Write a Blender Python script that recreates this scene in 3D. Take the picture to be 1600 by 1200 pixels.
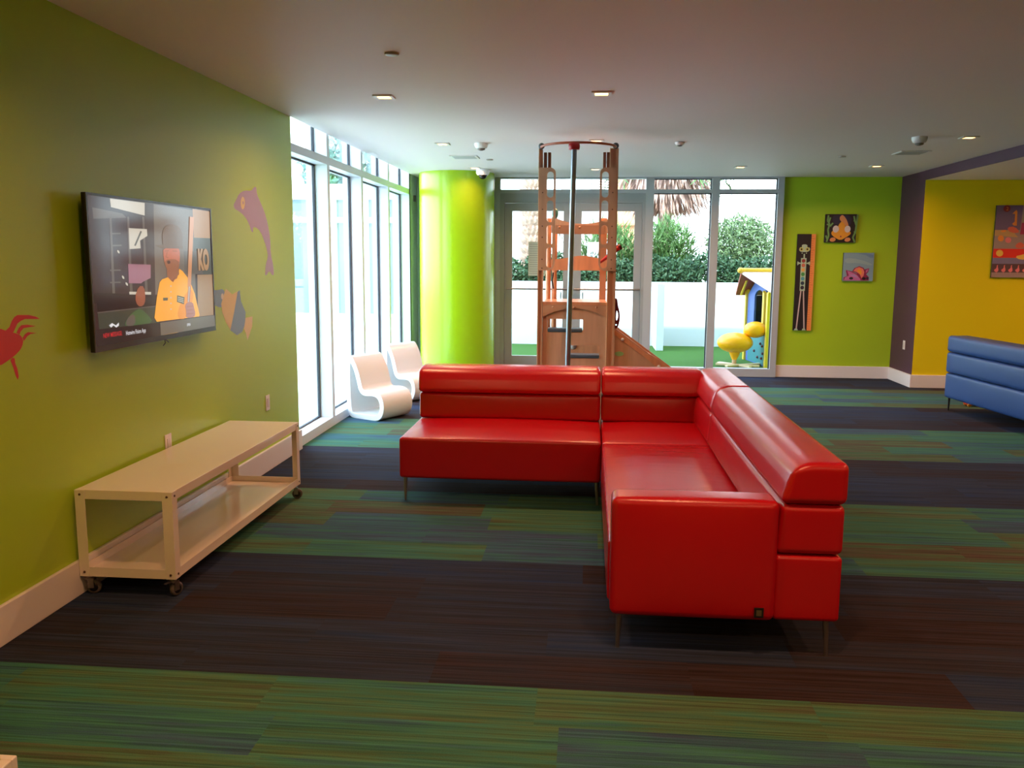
import bpy, bmesh, math, random
from mathutils import Vector, Matrix
random.seed(7)
PI = math.pi
for o in list(bpy.data.objects): bpy.data.objects.remove(o)
sc = bpy.context.scene
COL = sc.collection

# ------------------------------------------------------------------ camera
F = 1346.9; PIT = math.radians(8.237); YAW = math.radians(5.039); ROLL = math.radians(.351); H = 1.6
_cp, _sp, _cy, _sy = math.cos(PIT), math.sin(PIT), math.cos(YAW), math.sin(YAW)
FW = Vector((-_sy*_cp, _cy*_cp, -_sp)); R0 = Vector((_cy, _sy, 0)); U0 = R0.cross(FW)
RR = R0*math.cos(ROLL) + U0*math.sin(ROLL); UU = -R0*math.sin(ROLL) + U0*math.cos(ROLL)
CP = Vector((0, 0, H))
cd = bpy.data.cameras.new('camera'); cam = bpy.data.objects.new('camera', cd); COL.objects.link(cam)
cd.sensor_width = 36; cd.lens = F/1600*36; cd.clip_start = .05; cd.clip_end = 300
M = Matrix((RR, UU, -FW)).transposed().to_4x4(); M.translation = CP; cam.matrix_world = M
sc.camera = cam

def at(x, y, X=None, Y=None, Z=None):
    """the point of a real plane (wall, canvas, screen) seen at a measured photo position"""
    d = FW*F + RR*(x-800) - UU*(y-600)
    if X is not None: return CP + d*((X-CP.x)/d.x)
    if Y is not None: return CP + d*((Y-CP.y)/d.y)
    return CP + d*((Z-CP.z)/d.z)

# ------------------------------------------------------------------ view, sky, sun
vs = sc.view_settings
sc.display_settings.display_device = 'sRGB'
vs.view_transform = 'Standard'; vs.look = 'None'; vs.gamma = 1; vs.use_curve_mapping = False
vs.exposure = 0.45
SKY_STRENGTH = 4.3
SUN_STRENGTH = 5.0
LAMP_W = 13         # watts of each recessed ceiling lamp
w = bpy.data.worlds.new('sky'); sc.world = w; w.use_nodes = True
nt = w.node_tree; nt.nodes.clear()
tc = nt.nodes.new('ShaderNodeTexCoord'); sx = nt.nodes.new('ShaderNodeSeparateXYZ')
cr = nt.nodes.new('ShaderNodeValToRGB')
cr.color_ramp.elements[0].position = 0.0; cr.color_ramp.elements[0].color = (.80, .92, 1, 1)
cr.color_ramp.elements[1].position = 1.0; cr.color_ramp.elements[1].color = (.40, .64, 1, 1)
bg = nt.nodes.new('ShaderNodeBackground'); wo = nt.nodes.new('ShaderNodeOutputWorld')
nt.links.new(tc.outputs['Generated'], sx.inputs[0]); nt.links.new(sx.outputs['Z'], cr.inputs[0])
nt.links.new(cr.outputs[0], bg.inputs[0])
# the sky is brightest to the left of the room
mr = nt.nodes.new('ShaderNodeMapRange'); mr.inputs[1].default_value = -1; mr.inputs[2].default_value = .25
mr.inputs[3].default_value = SKY_STRENGTH*2.1; mr.inputs[4].default_value = SKY_STRENGTH
nt.links.new(sx.outputs['X'], mr.inputs[0]); nt.links.new(mr.outputs[0], bg.inputs[1])
nt.links.new(bg.outputs[0], wo.inputs[0])
sd = bpy.data.lights.new('sun', 'SUN'); sd.energy = SUN_STRENGTH; sd.angle = .02; sd.color = (1, .95, .86)
so = bpy.data.objects.new('sun', sd); COL.objects.link(so)
so.rotation_euler = Vector((-.18, 1, -1.02)).to_track_quat('-Z', 'Y').to_euler()

# ------------------------------------------------------------------ materials
def s2l(c):
    return tuple((v/12.92 if v <= .04045 else ((v+.055)/1.055)**2.4) for v in c)
MATS = {}
def mat(name, rgb, rough=.5, metal=0, spec=.5, emit=None, es=1, coat=0, noise=None, bump=None, trans=0, alpha=1, sheen=0):
    """rgb: sRGB 0-255. noise=(scale, amount) varies the colour, bump=(scale, strength, stretch)"""
    if name in MATS: return MATS[name]
    m = bpy.data.materials.new(name); m.use_nodes = True; MATS[name] = m
    n = m.node_tree.nodes; l = m.node_tree.links; b = n['Principled BSDF']
    c = s2l([v/255 for v in rgb]) + (1,)
    b.inputs['Base Color'].default_value = c; b.inputs['Roughness'].default_value = rough
    b.inputs['Metallic'].default_value = metal; b.inputs['Specular IOR Level'].default_value = spec
    if coat: b.inputs['Coat Weight'].default_value = coat; b.inputs['Coat Roughness'].default_value = .15
    if emit is not None:
        b.inputs['Emission Color'].default_value = s2l([v/255 for v in emit]) + (1,); b.inputs['Emission Strength'].default_value = es
    if noise or bump:
        t = n.new('ShaderNodeTexCoord')
    if noise:
        mp = n.new('ShaderNodeMapping'); l.new(t.outputs['Object'], mp.inputs[0])
        if len(noise) > 2: mp.inputs['Scale'].default_value = noise[2]
        no = n.new('ShaderNodeTexNoise'); no.inputs['Scale'].default_value = noise[0]; no.inputs['Detail'].default_value = 5
        l.new(mp.outputs[0], no.inputs[0])
        r = n.new('ShaderNodeValToRGB'); a = noise[1]
        r.color_ramp.elements[0].position = .3; r.color_ramp.elements[1].position = .7
        r.color_ramp.elements[0].color = tuple(max(0, v*(1-a)) for v in c[:3]) + (1,)
        r.color_ramp.elements[1].color = tuple(min(1, v*(1+a)) for v in c[:3]) + (1,)
        l.new(no.outputs[0], r.inputs[0]); l.new(r.outputs[0], b.inputs['Base Color'])
    if bump:
        mp = n.new('ShaderNodeMapping'); l.new(t.outputs['Object'], mp.inputs[0])
        if len(bump) > 2: mp.inputs['Scale'].default_value = bump[2]
        no = n.new('ShaderNodeTexNoise'); no.inputs['Scale'].default_value = bump[0]; no.inputs['Detail'].default_value = 3
        l.new(mp.outputs[0], no.inputs[0])
        bp = n.new('ShaderNodeBump'); bp.inputs['Strength'].default_value = bump[1]; bp.inputs['Distance'].default_value = .02
        l.new(no.outputs[0], bp.inputs['Height']); l.new(bp.outputs[0], b.inputs['Normal'])
    return m

def glass(name='window glass', tint=(.93, .97, .96), refl=1.0):
    m = bpy.data.materials.new(name); m.use_nodes = True; n = m.node_tree.nodes; l = m.node_tree.links; n.clear()
    o = n.new('ShaderNodeOutputMaterial'); mx = n.new('ShaderNodeMixShader'); t = n.new('ShaderNodeBsdfTransparent')
    g = n.new('ShaderNodeBsdfGlossy'); f = n.new('ShaderNodeFresnel'); ge = n.new('ShaderNodeNewGeometry'); ir = n.new('ShaderNodeMapRange')
    ir.inputs[3].default_value = 1.45; ir.inputs[4].default_value = 1/1.45     # the pane does not bend light, so both faces reflect alike
    l.new(ge.outputs['Backfacing'], ir.inputs[0]); l.new(ir.outputs[0], f.inputs[0])
    t.inputs[0].default_value = tint + (1,); g.inputs['Roughness'].default_value = .02
    l.new(f.outputs[0], mx.inputs[0]); l.new(t.outputs[0], mx.inputs[1]); l.new(g.outputs[0], mx.inputs[2])
    l.new(mx.outputs[0], o.inputs[0]); MATS[name] = m
    return m
GLASS = glass()

def carpet_mat():
    m = bpy.data.materials.new('striped carpet planks'); m.use_nodes = True; n = m.node_tree.nodes; l = m.node_tree.links
    b = n['Principled BSDF']; b.inputs['Roughness'].default_value = .95; b.inputs['Specular IOR Level'].default_value = .12
    def math_(op, a, c=None):
        q = n.new('ShaderNodeMath'); q.operation = op
        for i, v in enumerate((a, c)):
            if v is None: continue
            if isinstance(v, (int, float)): q.inputs[i].default_value = v
            else: l.new(v, q.inputs[i])
        return q.outputs[0]
    def comb(x, y, z=0):
        q = n.new('ShaderNodeCombineXYZ')
        for i, v in enumerate((x, y, z)):
            if isinstance(v, (int, float)): q.inputs[i].default_value = v
            else: l.new(v, q.inputs[i])
        return q.outputs[0]
    t = n.new('ShaderNodeTexCoord'); s = n.new('ShaderNodeSeparateXYZ'); l.new(t.outputs['Object'], s.inputs[0])
    X, Y = s.outputs[0], s.outputs[1]
    # stripes run along x: five rows of planks to a stripe, 1.345 m deep
    ys = math_('SUBTRACT', Y, 3.05+0.0); yr = math_('DIVIDE', ys, 1.345/5)
    row = math_('FLOOR', yr); fr = math_('SUBTRACT', yr, row)
    st = math_('FLOOR', math_('DIVIDE', math_('ADD', row, .5), 5)); par = math_('FLOORED_MODULO', st, 2) if False else None
    half = math_('MULTIPLY', st, .5); dark = math_('SUBTRACT', half, math_('FLOOR', half)); dark = math_('GREATER_THAN', .25, dark)   # even stripes dark
    wr = n.new('ShaderNodeTexWhiteNoise'); wr.noise_dimensions = '1D'; l.new(row, wr.inputs['W'])
    xp = math_('DIVIDE', math_('ADD', X, math_('MULTIPLY', wr.outputs[0], 1.0)), 1.0); px = math_('FLOOR', xp)
    wn = n.new('ShaderNodeTexWhiteNoise'); wn.noise_dimensions = '2D'; l.new(comb(px, row), wn.inputs[0])
    wn2 = n.new('ShaderNodeTexWhiteNoise'); wn2.noise_dimensions = '2D'; l.new(comb(math_('ADD', px, 37.3), row), wn2.inputs[0])
    # colour bands drift along the yarn lines inside a plank
    drift = n.new('ShaderNodeTexNoise'); drift.inputs['Scale'].default_value = 1; drift.inputs['Detail'].default_value = 4; drift.inputs['Roughness'].default_value = .7
    l.new(comb(math_('MULTIPLY', X, 1.3), math_('ADD', math_('MULTIPLY', Y, 14), math_('MULTIPLY', wn.outputs[0], 90)), wn2.outputs[0]), drift.inputs[0])
    fac = math_('ADD', math_('MULTIPLY', wn.outputs[0], .62), math_('MULTIPLY', math_('SUBTRACT', drift.outputs[0], .5), 1.15)); fac = math_('ADD', fac, .19)
    def ramp(stops):
        r = n.new('ShaderNodeValToRGB'); e = r.color_ramp.elements
        while len(e) < len(stops): e.new(.5)
        for k, (p, c) in enumerate(stops): e[k].position = p; e[k].color = s2l([v/255 for v in c]) + (1,)
        l.new(fac, r.inputs[0]); return r.outputs[0]
    g = ramp([(.05, (66, 80, 108)), (.22, (60, 98, 114)), (.42, (62, 118, 100)), (.62, (80, 112, 80)), (.78, (84, 90, 72)), (.97, (88, 76, 68))])
    d = ramp([(.05, (38, 56, 90)), (.3, (48, 58, 80)), (.55, (48, 50, 62)), (.8, (54, 44, 48)), (.97, (48, 36, 36))])
    mx = n.new('ShaderNodeMix'); mx.data_type = 'RGBA'; l.new(dark, mx.inputs[0]); l.new(g, mx.inputs[6]); l.new(d, mx.inputs[7])
    # yarn lines
    ya = n.new('ShaderNodeTexNoise'); ya.inputs['Scale'].default_value = 1; ya.inputs['Detail'].default_value = 2
    l.new(comb(math_('MULTIPLY', X, 1.2), math_('MULTIPLY', Y, 95), wn2.outputs[0]), ya.inputs[0])
    sp = n.new('ShaderNodeTexNoise'); sp.inputs['Scale'].default_value = 260; sp.inputs['Detail'].default_value = 1; l.new(t.outputs['Object'], sp.inputs[0])
    k = math_('ADD', math_('MULTIPLY', ya.outputs[0], 1.5), math_('MULTIPLY', sp.outputs[0], .5)); k = math_('SUBTRACT', k, .14)
    mu = n.new('ShaderNodeVectorMath'); mu.operation = 'SCALE'; l.new(mx.outputs[2], mu.inputs[0]); l.new(k, mu.inputs['Scale'])
    l.new(mu.outputs[0], b.inputs['Base Color'])
    bp = n.new('ShaderNodeBump'); bp.inputs['Strength'].default_value = .35; bp.inputs['Distance'].default_value = .004
    l.new(ya.outputs[0], bp.inputs['Height']); l.new(bp.outputs[0], b.inputs['Normal'])
    return m
CARPET = carpet_mat()

P_GREEN = mat('lime wall paint', (172, 206, 40), .38, bump=(220, .03))
P_YEL = mat('yellow wall paint', (236, 216, 6), .5)
P_PUR = mat('purple wall paint', (78, 42, 62), .55)
P_CEIL = mat('ceiling paint', (238, 226, 224), .6)
P_WHITE = mat('white trim paint', (232, 226, 224), .35)
ALU = mat('grey painted aluminium', (178, 184, 188), .35, .0)
GASK = mat('dark window gasket', (46, 50, 58), .6)
WHITEG = mat('white window aluminium', (214, 220, 226), .35)
RED = mat('red leather', (184, 8, 26), .27, 0, .55, bump=(170, .05))
REDW = mat('red creased leather', (184, 8, 26), .25, 0, .55, bump=(2.6, .16, (1.2, 5, 1)))
BLUE = mat('blue leather', (38, 70, 128), .42, 0, .45, bump=(120, .05))
STEEL = mat('brushed metal', (168, 160, 155), .3, .9)
CREAM = mat('white lacquered metal', (236, 226, 212), .12, 0, .8)
BLACKP = mat('black plastic', (22, 20, 20), .35)
RUBBER = mat('grey rubber', (92, 84, 80), .6)
WOOD = mat('beech plywood', (206, 162, 130), .45, noise=(3, .10, (7, 7, .8)))
WOODO = mat('varnished orange wood', (218, 150, 108), .32, noise=(3, .12, (7, 7, .8)))
WOODE = mat('pale plywood edge', (232, 204, 164), .5)
WHITEP = mat('white moulded plastic', (240, 240, 240), .25)

# ------------------------------------------------------------------ object helpers
WM = {}
def setp(o, label=None, cat=None, group=None, kind=None):
    if label: o['label'] = label
    if cat: o['category'] = cat
    if group: o['group'] = group
    if kind: o['kind'] = kind
    return o
def thing(name, label, cat, loc=(0, 0, 0), rz=0, group=None):
    o = bpy.data.objects.new(name, None); COL.objects.link(o); o.empty_display_size = .1
    o.location = loc; o.rotation_euler = (0, 0, rz)
    WM[o.name] = Matrix.Translation(loc) @ Matrix.Rotation(rz, 4, 'Z')
    return setp(o, label, cat, group)

def ortho(d):
    d = d.normalized(); a = Vector((0, 0, 1)) if abs(d.z) < .9 else Vector((1, 0, 0))
    u = d.cross(a).normalized(); return u, d.cross(u).normalized()

class MB:
    def __init__(s): s.v = []; s.f = []; s.m = []; s.sm = []
    def add(s, vs, fs, mi=0, smooth=False):
        b = len(s.v); s.v += [Vector(p) for p in vs]
        for f in fs: s.f.append(tuple(b+i for i in f)); s.m.append(mi); s.sm.append(smooth)
        return s
    def box(s, x0, y0, z0, x1, y1, z1, mi=0):
        x0, x1 = min(x0, x1), max(x0, x1); y0, y1 = min(y0, y1), max(y0, y1); z0, z1 = min(z0, z1), max(z0, z1)
        v = [(x, y, z) for z in (z0, z1) for y in (y0, y1) for x in (x0, x1)]
        return s.add(v, [(0, 2, 3, 1), (4, 5, 7, 6), (0, 1, 5, 4), (2, 6, 7, 3), (0, 4, 6, 2), (1, 3, 7, 5)], mi)
    def obox(s, c, ax, ay, az, mi=0):
        c = Vector(c); v = [c+ax*i+ay*j+az*k for k in (-1, 1) for j in (-1, 1) for i in (-1, 1)]
        return s.add(v, [(0, 2, 3, 1), (4, 5, 7, 6), (0, 1, 5, 4), (2, 6, 7, 3), (0, 4, 6, 2), (1, 3, 7, 5)], mi)
    def prism(s, pts, d, mi=0, smooth=False):
        """pts: a 3-D polygon, d: extrusion vector"""
        n = len(pts); d = Vector(d); v = [Vector(p) for p in pts] + [Vector(p)+d for p in pts]
        s.add(v, [tuple(range(n))[::-1], tuple(range(n, 2*n))], mi)
        b = len(s.v)-2*n
        for i in range(n):
            j = (i+1) % n; s.f.append((b+i, b+j, b+n+j, b+n+i)); s.m.append(mi); s.sm.append(smooth)
        return s
    def tube(s, path, r, mi=0, seg=12, caps=True, r1=None):
        path = [Vector(p) for p in path]; n = len(path); rs = [r]*n if not isinstance(r, (list, tuple)) else r
        if r1 is not None: rs = [r+(r1-r)*i/(n-1) for i in range(n)]
        v = []; u = None
        for i, p in enumerate(path):
            d = (path[min(i+1, n-1)]-path[max(i-1, 0)]).normalized()
            if u is None: u, w_ = ortho(d)
            else:
                u = (u-d*u.dot(d)).normalized(); w_ = d.cross(u)
            w_ = d.cross(u)
            for k in range(seg):
                a = 2*PI*k/seg; v.append(p+(u*math.cos(a)+w_*math.sin(a))*rs[i])
        f = [(i*seg+k, i*seg+(k+1) % seg, (i+1)*seg+(k+1) % seg, (i+1)*seg+k) for i in range(n-1) for k in range(seg)]
        s.add(v, f, mi, True)
        if caps: s.add(v[:seg], [tuple(range(seg))[::-1]], mi); s.add(v[-seg:], [tuple(range(seg))], mi)
        return s
    def lathe(s, prof, c=(0, 0, 0), mi=0, seg=32, axis=None, smooth=True):
        c = Vector(c); ax = Vector(axis or (0, 0, 1)).normalized(); u, w_ = ortho(ax); v = []; n = len(prof)
        for r, z in prof:
            for k in range(seg):
                a = 2*PI*k/seg; v.append(c+ax*z+(u*math.cos(a)+w_*math.sin(a))*max(r, 1e-5))
        f = [(i*seg+k, (i+1)*seg+k, (i+1)*seg+(k+1) % seg, i*seg+(k+1) % seg) for i in range(n-1) for k in range(seg)]
        return s.add(v, f, mi, smooth)
    def ball(s, c, rx, ry=None, rz=None, mi=0, seg=24, rings=14):
        ry = ry or rx; rz = rz or rx; c = Vector(c); v = []
        for i in range(rings+1):
            t = PI*i/rings
            for k in range(seg):
                a = 2*PI*k/seg; v.append(c+Vector((rx*math.sin(t)*math.cos(a), ry*math.sin(t)*math.sin(a), rz*math.cos(t))))
        f = [(i*seg+k, (i+1)*seg+k, (i+1)*seg+(k+1) % seg, i*seg+(k+1) % seg) for i in range(rings) for k in range(seg)]
        return s.add(v, f, mi, True)
    def puff(s, x0, y0, z0, x1, y1, z1, r=.03, p=(.0, .0, .0), N=14, mi=0, top=None):
        """soft upholstered block: rounded edges of radius r, faces swollen by p=(px,py,pz) metres"""
        c = Vector(((x0+x1)/2, (y0+y1)/2, (z0+z1)/2)); h = Vector(((x1-x0)/2, (y1-y0)/2, (z1-z0)/2))
        b = len(s.v); idx = {}
        def ts(N, hh):
            # finer near the rounded edges
            t = [0, .12, .3, .55, .8, 1.0]; e = [-hh+r*q for q in t]; inner = [-hh+r+(2*hh-2*r)*k/N for k in range(1, N)]
            return e+inner+[-q for q in reversed(e)]
        T = [ts(N, h[i]) for i in range(3)]
        def vert(i, j, k):
            key = (i, j, k)
            if key in idx: return idx[key]
            q = Vector((T[0][i], T[1][j], T[2][k]))
            inn = Vector([max(-h[a]+r, min(h[a]-r, q[a])) for a in range(3)])
            d = q-inn
            if d.length > 1e-9:
                # map the box corner region on the round
                d = d.normalized()*r
            pos = inn+d
            u = [max(-1, min(1, pos[a]/h[a])) for a in range(3)]
            for a in range(3):
                if p[a]:
                    bb, cc = [w2 for w2 in range(3) if w2 != a]
                    pos[a] += p[a]*u[a]*abs(u[a])*(1-abs(u[bb])**2.5)*(1-abs(u[cc])**2.5)
            pos += c
            if top: pos = top(pos)
            idx[key] = len(s.v); s.v.append(pos); return idx[key]
        n = [len(T[i])-1 for i in range(3)]
        def q4(*q): s.f.append(tuple(q)); s.m.append(mi); s.sm.append(True)
        for a in range(3):
            bb, cc = [(1, 2), (2, 0), (0, 1)][a]
            for side in (0, n[a]):
                for i in range(n[bb]):
                    for j in range(n[cc]):
                        def V(ii, jj):
                            k = [0, 0, 0]; k[a] = side; k[bb] = ii; k[cc] = jj; return vert(*k)
                        q = (V(i, j), V(i+1, j), V(i+1, j+1), V(i, j+1))
                        q4(*(q if side else q[::-1]))
        return s
    def text(s, body, origin, u, v, size, mi=0, n=None, depth=0.0005, bold=0):
        cu = bpy.data.curves.new('lettering', 'FONT'); cu.body = body; cu.size = size; cu.extrude = depth; cu.offset = bold
        o = bpy.data.objects.new('lettering', cu); COL.objects.link(o)
        dg = bpy.context.evaluated_depsgraph_get(); me = bpy.data.meshes.new_from_object(o.evaluated_get(dg))
        u = Vector(u); v = Vector(v); n = u.cross(v); origin = Vector(origin)
        s.add([origin+u*p.co.x+v*p.co.y+n*p.co.z for p in me.vertices], [tuple(f.vertices) for f in me.polygons], mi)
        bpy.data.objects.remove(o); bpy.data.curves.remove(cu); bpy.data.meshes.remove(me)
        return s
    def plate(s, outline, holes, org, u, v, th, mi=0):
        """a board with real holes: 2-D outline and holes in the plane org+u,v, thickness th along u x v (centred)"""
        cu = bpy.data.curves.new('plate', 'CURVE'); cu.dimensions = '2D'; cu.fill_mode = 'BOTH'; cu.extrude = th/2
        for poly in [outline]+list(holes):
            sp = cu.splines.new('POLY'); sp.points.add(len(poly)-1); sp.use_cyclic_u = True
            for i, (a, b) in enumerate(poly): sp.points[i].co = (a, b, 0, 1)
        o = bpy.data.objects.new('plate', cu); COL.objects.link(o)
        dg = bpy.context.evaluated_depsgraph_get(); me = bpy.data.meshes.new_from_object(o.evaluated_get(dg))
        u = Vector(u); v = Vector(v); n = u.cross(v); org = Vector(org)
        s.add([org+u*p.co.x+v*p.co.y+n*p.co.z for p in me.vertices], [tuple(f.vertices) for f in me.polygons], mi)
        bpy.data.objects.remove(o); bpy.data.curves.remove(cu); bpy.data.meshes.remove(me)
        return s
    def build(s, name, mats, parent=None, loc=None, bevel=0, label=None, world=True, seg=2):
        me = bpy.data.meshes.new(name); o = bpy.data.objects.new(name, me); COL.objects.link(o)
        vs_ = s.v
        if parent is not None:
            W = WM[parent.name]; o.parent = parent; WM[o.name] = W
            if world: I = W.inverted(); vs_ = [I @ p for p in vs_]
        else:
            if loc is None: loc = (0, 0, 0)
            o.location = loc; WM[o.name] = Matrix.Translation(loc)
            if world: L = Vector(loc); vs_ = [p-L for p in vs_]
        me.from_pydata([tuple(p) for p in vs_], [], s.f); me.update()
        if not isinstance(mats, (list, tuple)): mats = [mats]
        for m_ in mats: me.materials.append(m_)
        me.polygons.foreach_set('material_index', s.m)
        me.polygons.foreach_set('use_smooth', s.sm); me.validate()
        if bevel:
            bm_ = bmesh.new(); bm_.from_mesh(me); bmesh.ops.remove_doubles(bm_, verts=bm_.verts, dist=1e-5); bm_.to_mesh(me); bm_.free()
            md = o.modifiers.new('edges', 'BEVEL'); md.width = bevel; md.segments = seg; md.limit_method = 'ANGLE'; md.angle_limit = .6
        if label: o['label'] = label
        return o
def struct(o): o['kind'] = 'structure'; return o
def copy_tree(o, parent=None):
    c = o.copy(); COL.objects.link(c)
    if parent: c.parent = parent
    WM[c.name] = WM[o.name]
    for ch in list(o.children): copy_tree(ch, c)
    return c
def rrect(x0, y0, x1, y1, r, n=6):
    r = min(r, (x1-x0)/2-1e-5, (y1-y0)/2-1e-5); out = []
    for cx, cy, a0 in ((x1-r, y1-r, 0), (x0+r, y1-r, 90), (x0+r, y0+r, 180), (x1-r, y0+r, 270)):
        for k in range(n+1):
            a = math.radians(a0+90*k/n); out.append((cx+r*math.cos(a), cy+r*math.sin(a)))
    return out
def ell(cx, cy, rx, ry, n=18): return [(cx+rx*math.cos(2*PI*k/n), cy+ry*math.sin(2*PI*k/n)) for k in range(n)]
def smoothpoly(pts, it=2):
    for _ in range(it):
        q = []
        for i in range(len(pts)):
            a, b = pts[i], pts[(i+1) % len(pts)]
            q += [(a[0]*.75+b[0]*.25, a[1]*.75+b[1]*.25), (a[0]*.25+b[0]*.75, a[1]*.25+b[1]*.75)]
        pts = q
    return pts
class Art:
    """flat painted picture: layers of polygons on one real plane, each a fraction of a millimetre above the last"""
    def __init__(s, plane, normal, pix=True, org=None, u=None, v=None):
        s.mb = MB(); s.plane = plane; s.n = Vector(normal); s.k = 0; s.mats = []; s.pix = pix; s.org = org; s.u = u; s.v = v
    def mi(s, m):
        if m not in s.mats: s.mats.append(m)
        return s.mats.index(m)
    def P(s, x, y):
        if s.pix: return at(x, y, **s.plane)
        return Vector(s.org)+Vector(s.u)*x+Vector(s.v)*y
    def poly(s, pts, m, sm=0):
        if sm: pts = smoothpoly(pts, sm)
        s.k += 1; P3 = [s.P(x, y)+s.n*(s.k*.00006) for x, y in pts]
        nn = Vector((0, 0, 0))
        for i in range(len(P3)): nn += P3[i].cross(P3[(i+1) % len(P3)])
        if nn.dot(s.n) < 0: P3 = P3[::-1]
        s.mb.add(P3, [tuple(range(len(P3)))], s.mi(m)); return s
    def line(s, pts, wd, m):
        for (x0, y0), (x1, y1) in zip(pts[:-1], pts[1:]):
            dx, dy = x1-x0, y1-y0; L = math.hypot(dx, dy) or 1; a, b = -dy/L*wd/2, dx/L*wd/2
            s.poly([(x0+a, y0+b), (x1+a, y1+b), (x1-a, y1-b), (x0-a, y0-b)], m)
        return s

# ------------------------------------------------------------------ room shell
XL = -2.41; ZC = 2.72; YB = 12.2; XP = 4.14; YY = 11.37; ZS = 2.605; XR = 9.4; Y0 = -4.2
f = MB(); f.add([(-2.62, Y0, 0), (XR+.2, Y0, 0), (XR+.2, 12.45, 0), (-2.62, 12.45, 0)], [(0, 1, 2, 3)]); struct(f.build('floor', CARPET))
c = MB(); c.box(XL, Y0, ZC, XP, YB+.2, ZC+.2); struct(c.build('ceiling', P_CEIL))
c = MB(); c.box(XP+.0005, Y0, ZS+.0005, XR+.2, YY+.02, ZS+.3); struct(c.build('ceiling', P_CEIL))
c = MB(); c.box(-2.9, Y0-.2, 3.2, XR+.4, 12.75, 4.2); struct(c.build('trim_1', mat('roof render', (200, 196, 190), .8)))       # unseen roof slab and parapet, added to keep sky light from leaking in
c = MB(); c.box(XP-.012, Y0, ZS, XP, YY, ZC-.0005); struct(c.build('trim_2', P_PUR))                                  # purple fascia between the two ceilings
wl = MB(); wl.box(XL-.25, Y0, 0, XL, 6.95, 3.2); struct(wl.build('wall_left', P_GREEN))
wn_ = MB(); wn_.box(XL, Y0, 0, -1.665, 2.165, ZC); struct(wn_.build('wall_near', P_GREEN))
wb = MB(); wb.box(2.60, YB-.0, 0, XP+.3, YB+.2, ZC+.4); struct(wb.build('wall_back', P_GREEN))
wp = MB(); wp.box(XP, YY+.001, 0, XP+.2, YB-.001, ZC); struct(wp.build('wall_purple', P_PUR))
wy = MB(); wy.box(XP+.001, YY, 0, XR+.2, YY+.2, 3.0); struct(wy.build('wall_yellow', P_YEL))
wr_ = MB()
wr_.box(XR, Y0, 0, XR+.2, YY, 3.2); struct(wr_.build('wall_right', P_YEL))
wk = MB(); wk.box(-2.66, Y0-.2, 0, XR+.2, Y0, 3.2); struct(wk.build('wall_rear', P_GREEN))
# corner pier and back wall piece behind the round column
cp_ = MB(); cp_.box(-2.66, 11.66, 0, -2.43, YB+.2, 3.2); cp_.box(-2.43, YB-.02, 0, -1.325, YB+.16, ZC+.3); struct(cp_.build('wall_corner', WHITEG))
# round column
col_ = MB(); col_.lathe([(.5, 0), (.5, ZC)], (-1.78, 11.64, 0), seg=96); struct(col_.build('wall_column', mat('lime column paint', (164, 205, 20), .22, 0, .6)))
cb = MB(); cb.lathe([(.515, 0), (.515, .16), (.5, .165)], (-1.78, 11.64, 0), seg=64); struct(cb.build('baseboard_column', P_WHITE))

def base(name, segs):
    m_ = MB()
    for a in segs: m_.box(*a)
    return struct(m_.build(name, P_WHITE, bevel=.004))
base('baseboard_left', [(XL, 2.165, 0, XL+.02, 6.965, .168)])
base('baseboard_near', [(XL+.02, 2.165, 0, -1.63, 2.19, .165), (-1.665, Y0, 0, -1.63, 2.1649, .165)])
base('baseboard_back', [(2.57, YB-.022, 0, XP-.022, YB, .165)])
base('baseboard_purple', [(XP-.022, YY-.022, 0, XP, YB, .165)])
base('baseboard_yellow', [(XP+.0005, YY-.022, 0, XR, YY, .165)])

# left window wall: glass pane, dark gasket, deep white mullions, transom, sill
XG = -2.56; XI = -2.43
mull = [7.98, 9.18, 10.42, 11.65]
fr = MB()
for i, y in enumerate(mull): fr.box(XG-.07, y, 0, XI, y+.075, 3.2)
for a, b in zip([6.951]+[y+.075 for y in mull[:-1]], mull):
    for z0, z1 in ((0, .085), (2.455, 2.525), (3.0, 3.2)): fr.box(XG-.07, a, z0, XI, b, z1)
wf = struct(fr.build('window_1', WHITEG))
gk = MB()
st_ = [6.951]+[y+.075 for y in mull[:-1]]
for a, b in zip(st_, mull):
    for z0, z1 in ((.085, 2.455), (2.525, 3.0)):
        gk.box(XG-.012, b-.018, z0, XG+.012, b-.0005, z1); gk.box(XG-.012, a, z1-.014, XG+.012, b, z1-.0005); gk.box(XG-.012, a, z0+.0005, XG+.012, b, z0+.012)
gk.build('window_gasket', GASK, wf)
for a, b in zip(st_, mull):
    for z0, z1 in ((.085, 2.455), (2.525, 3.0)):
        g_ = MB(); g_.box(XG-.004, a+.002, z0+.002, XG+.004, b-.002, z1-.002); g_.build('window_pane', GLASS, wf)
# outer shading board over the clerestory
pk = MB(); pk.box(XL-.26, 6.95, 3.19, XL, YB, 3.25); struct(pk.build('trim_3', P_CEIL))

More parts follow.
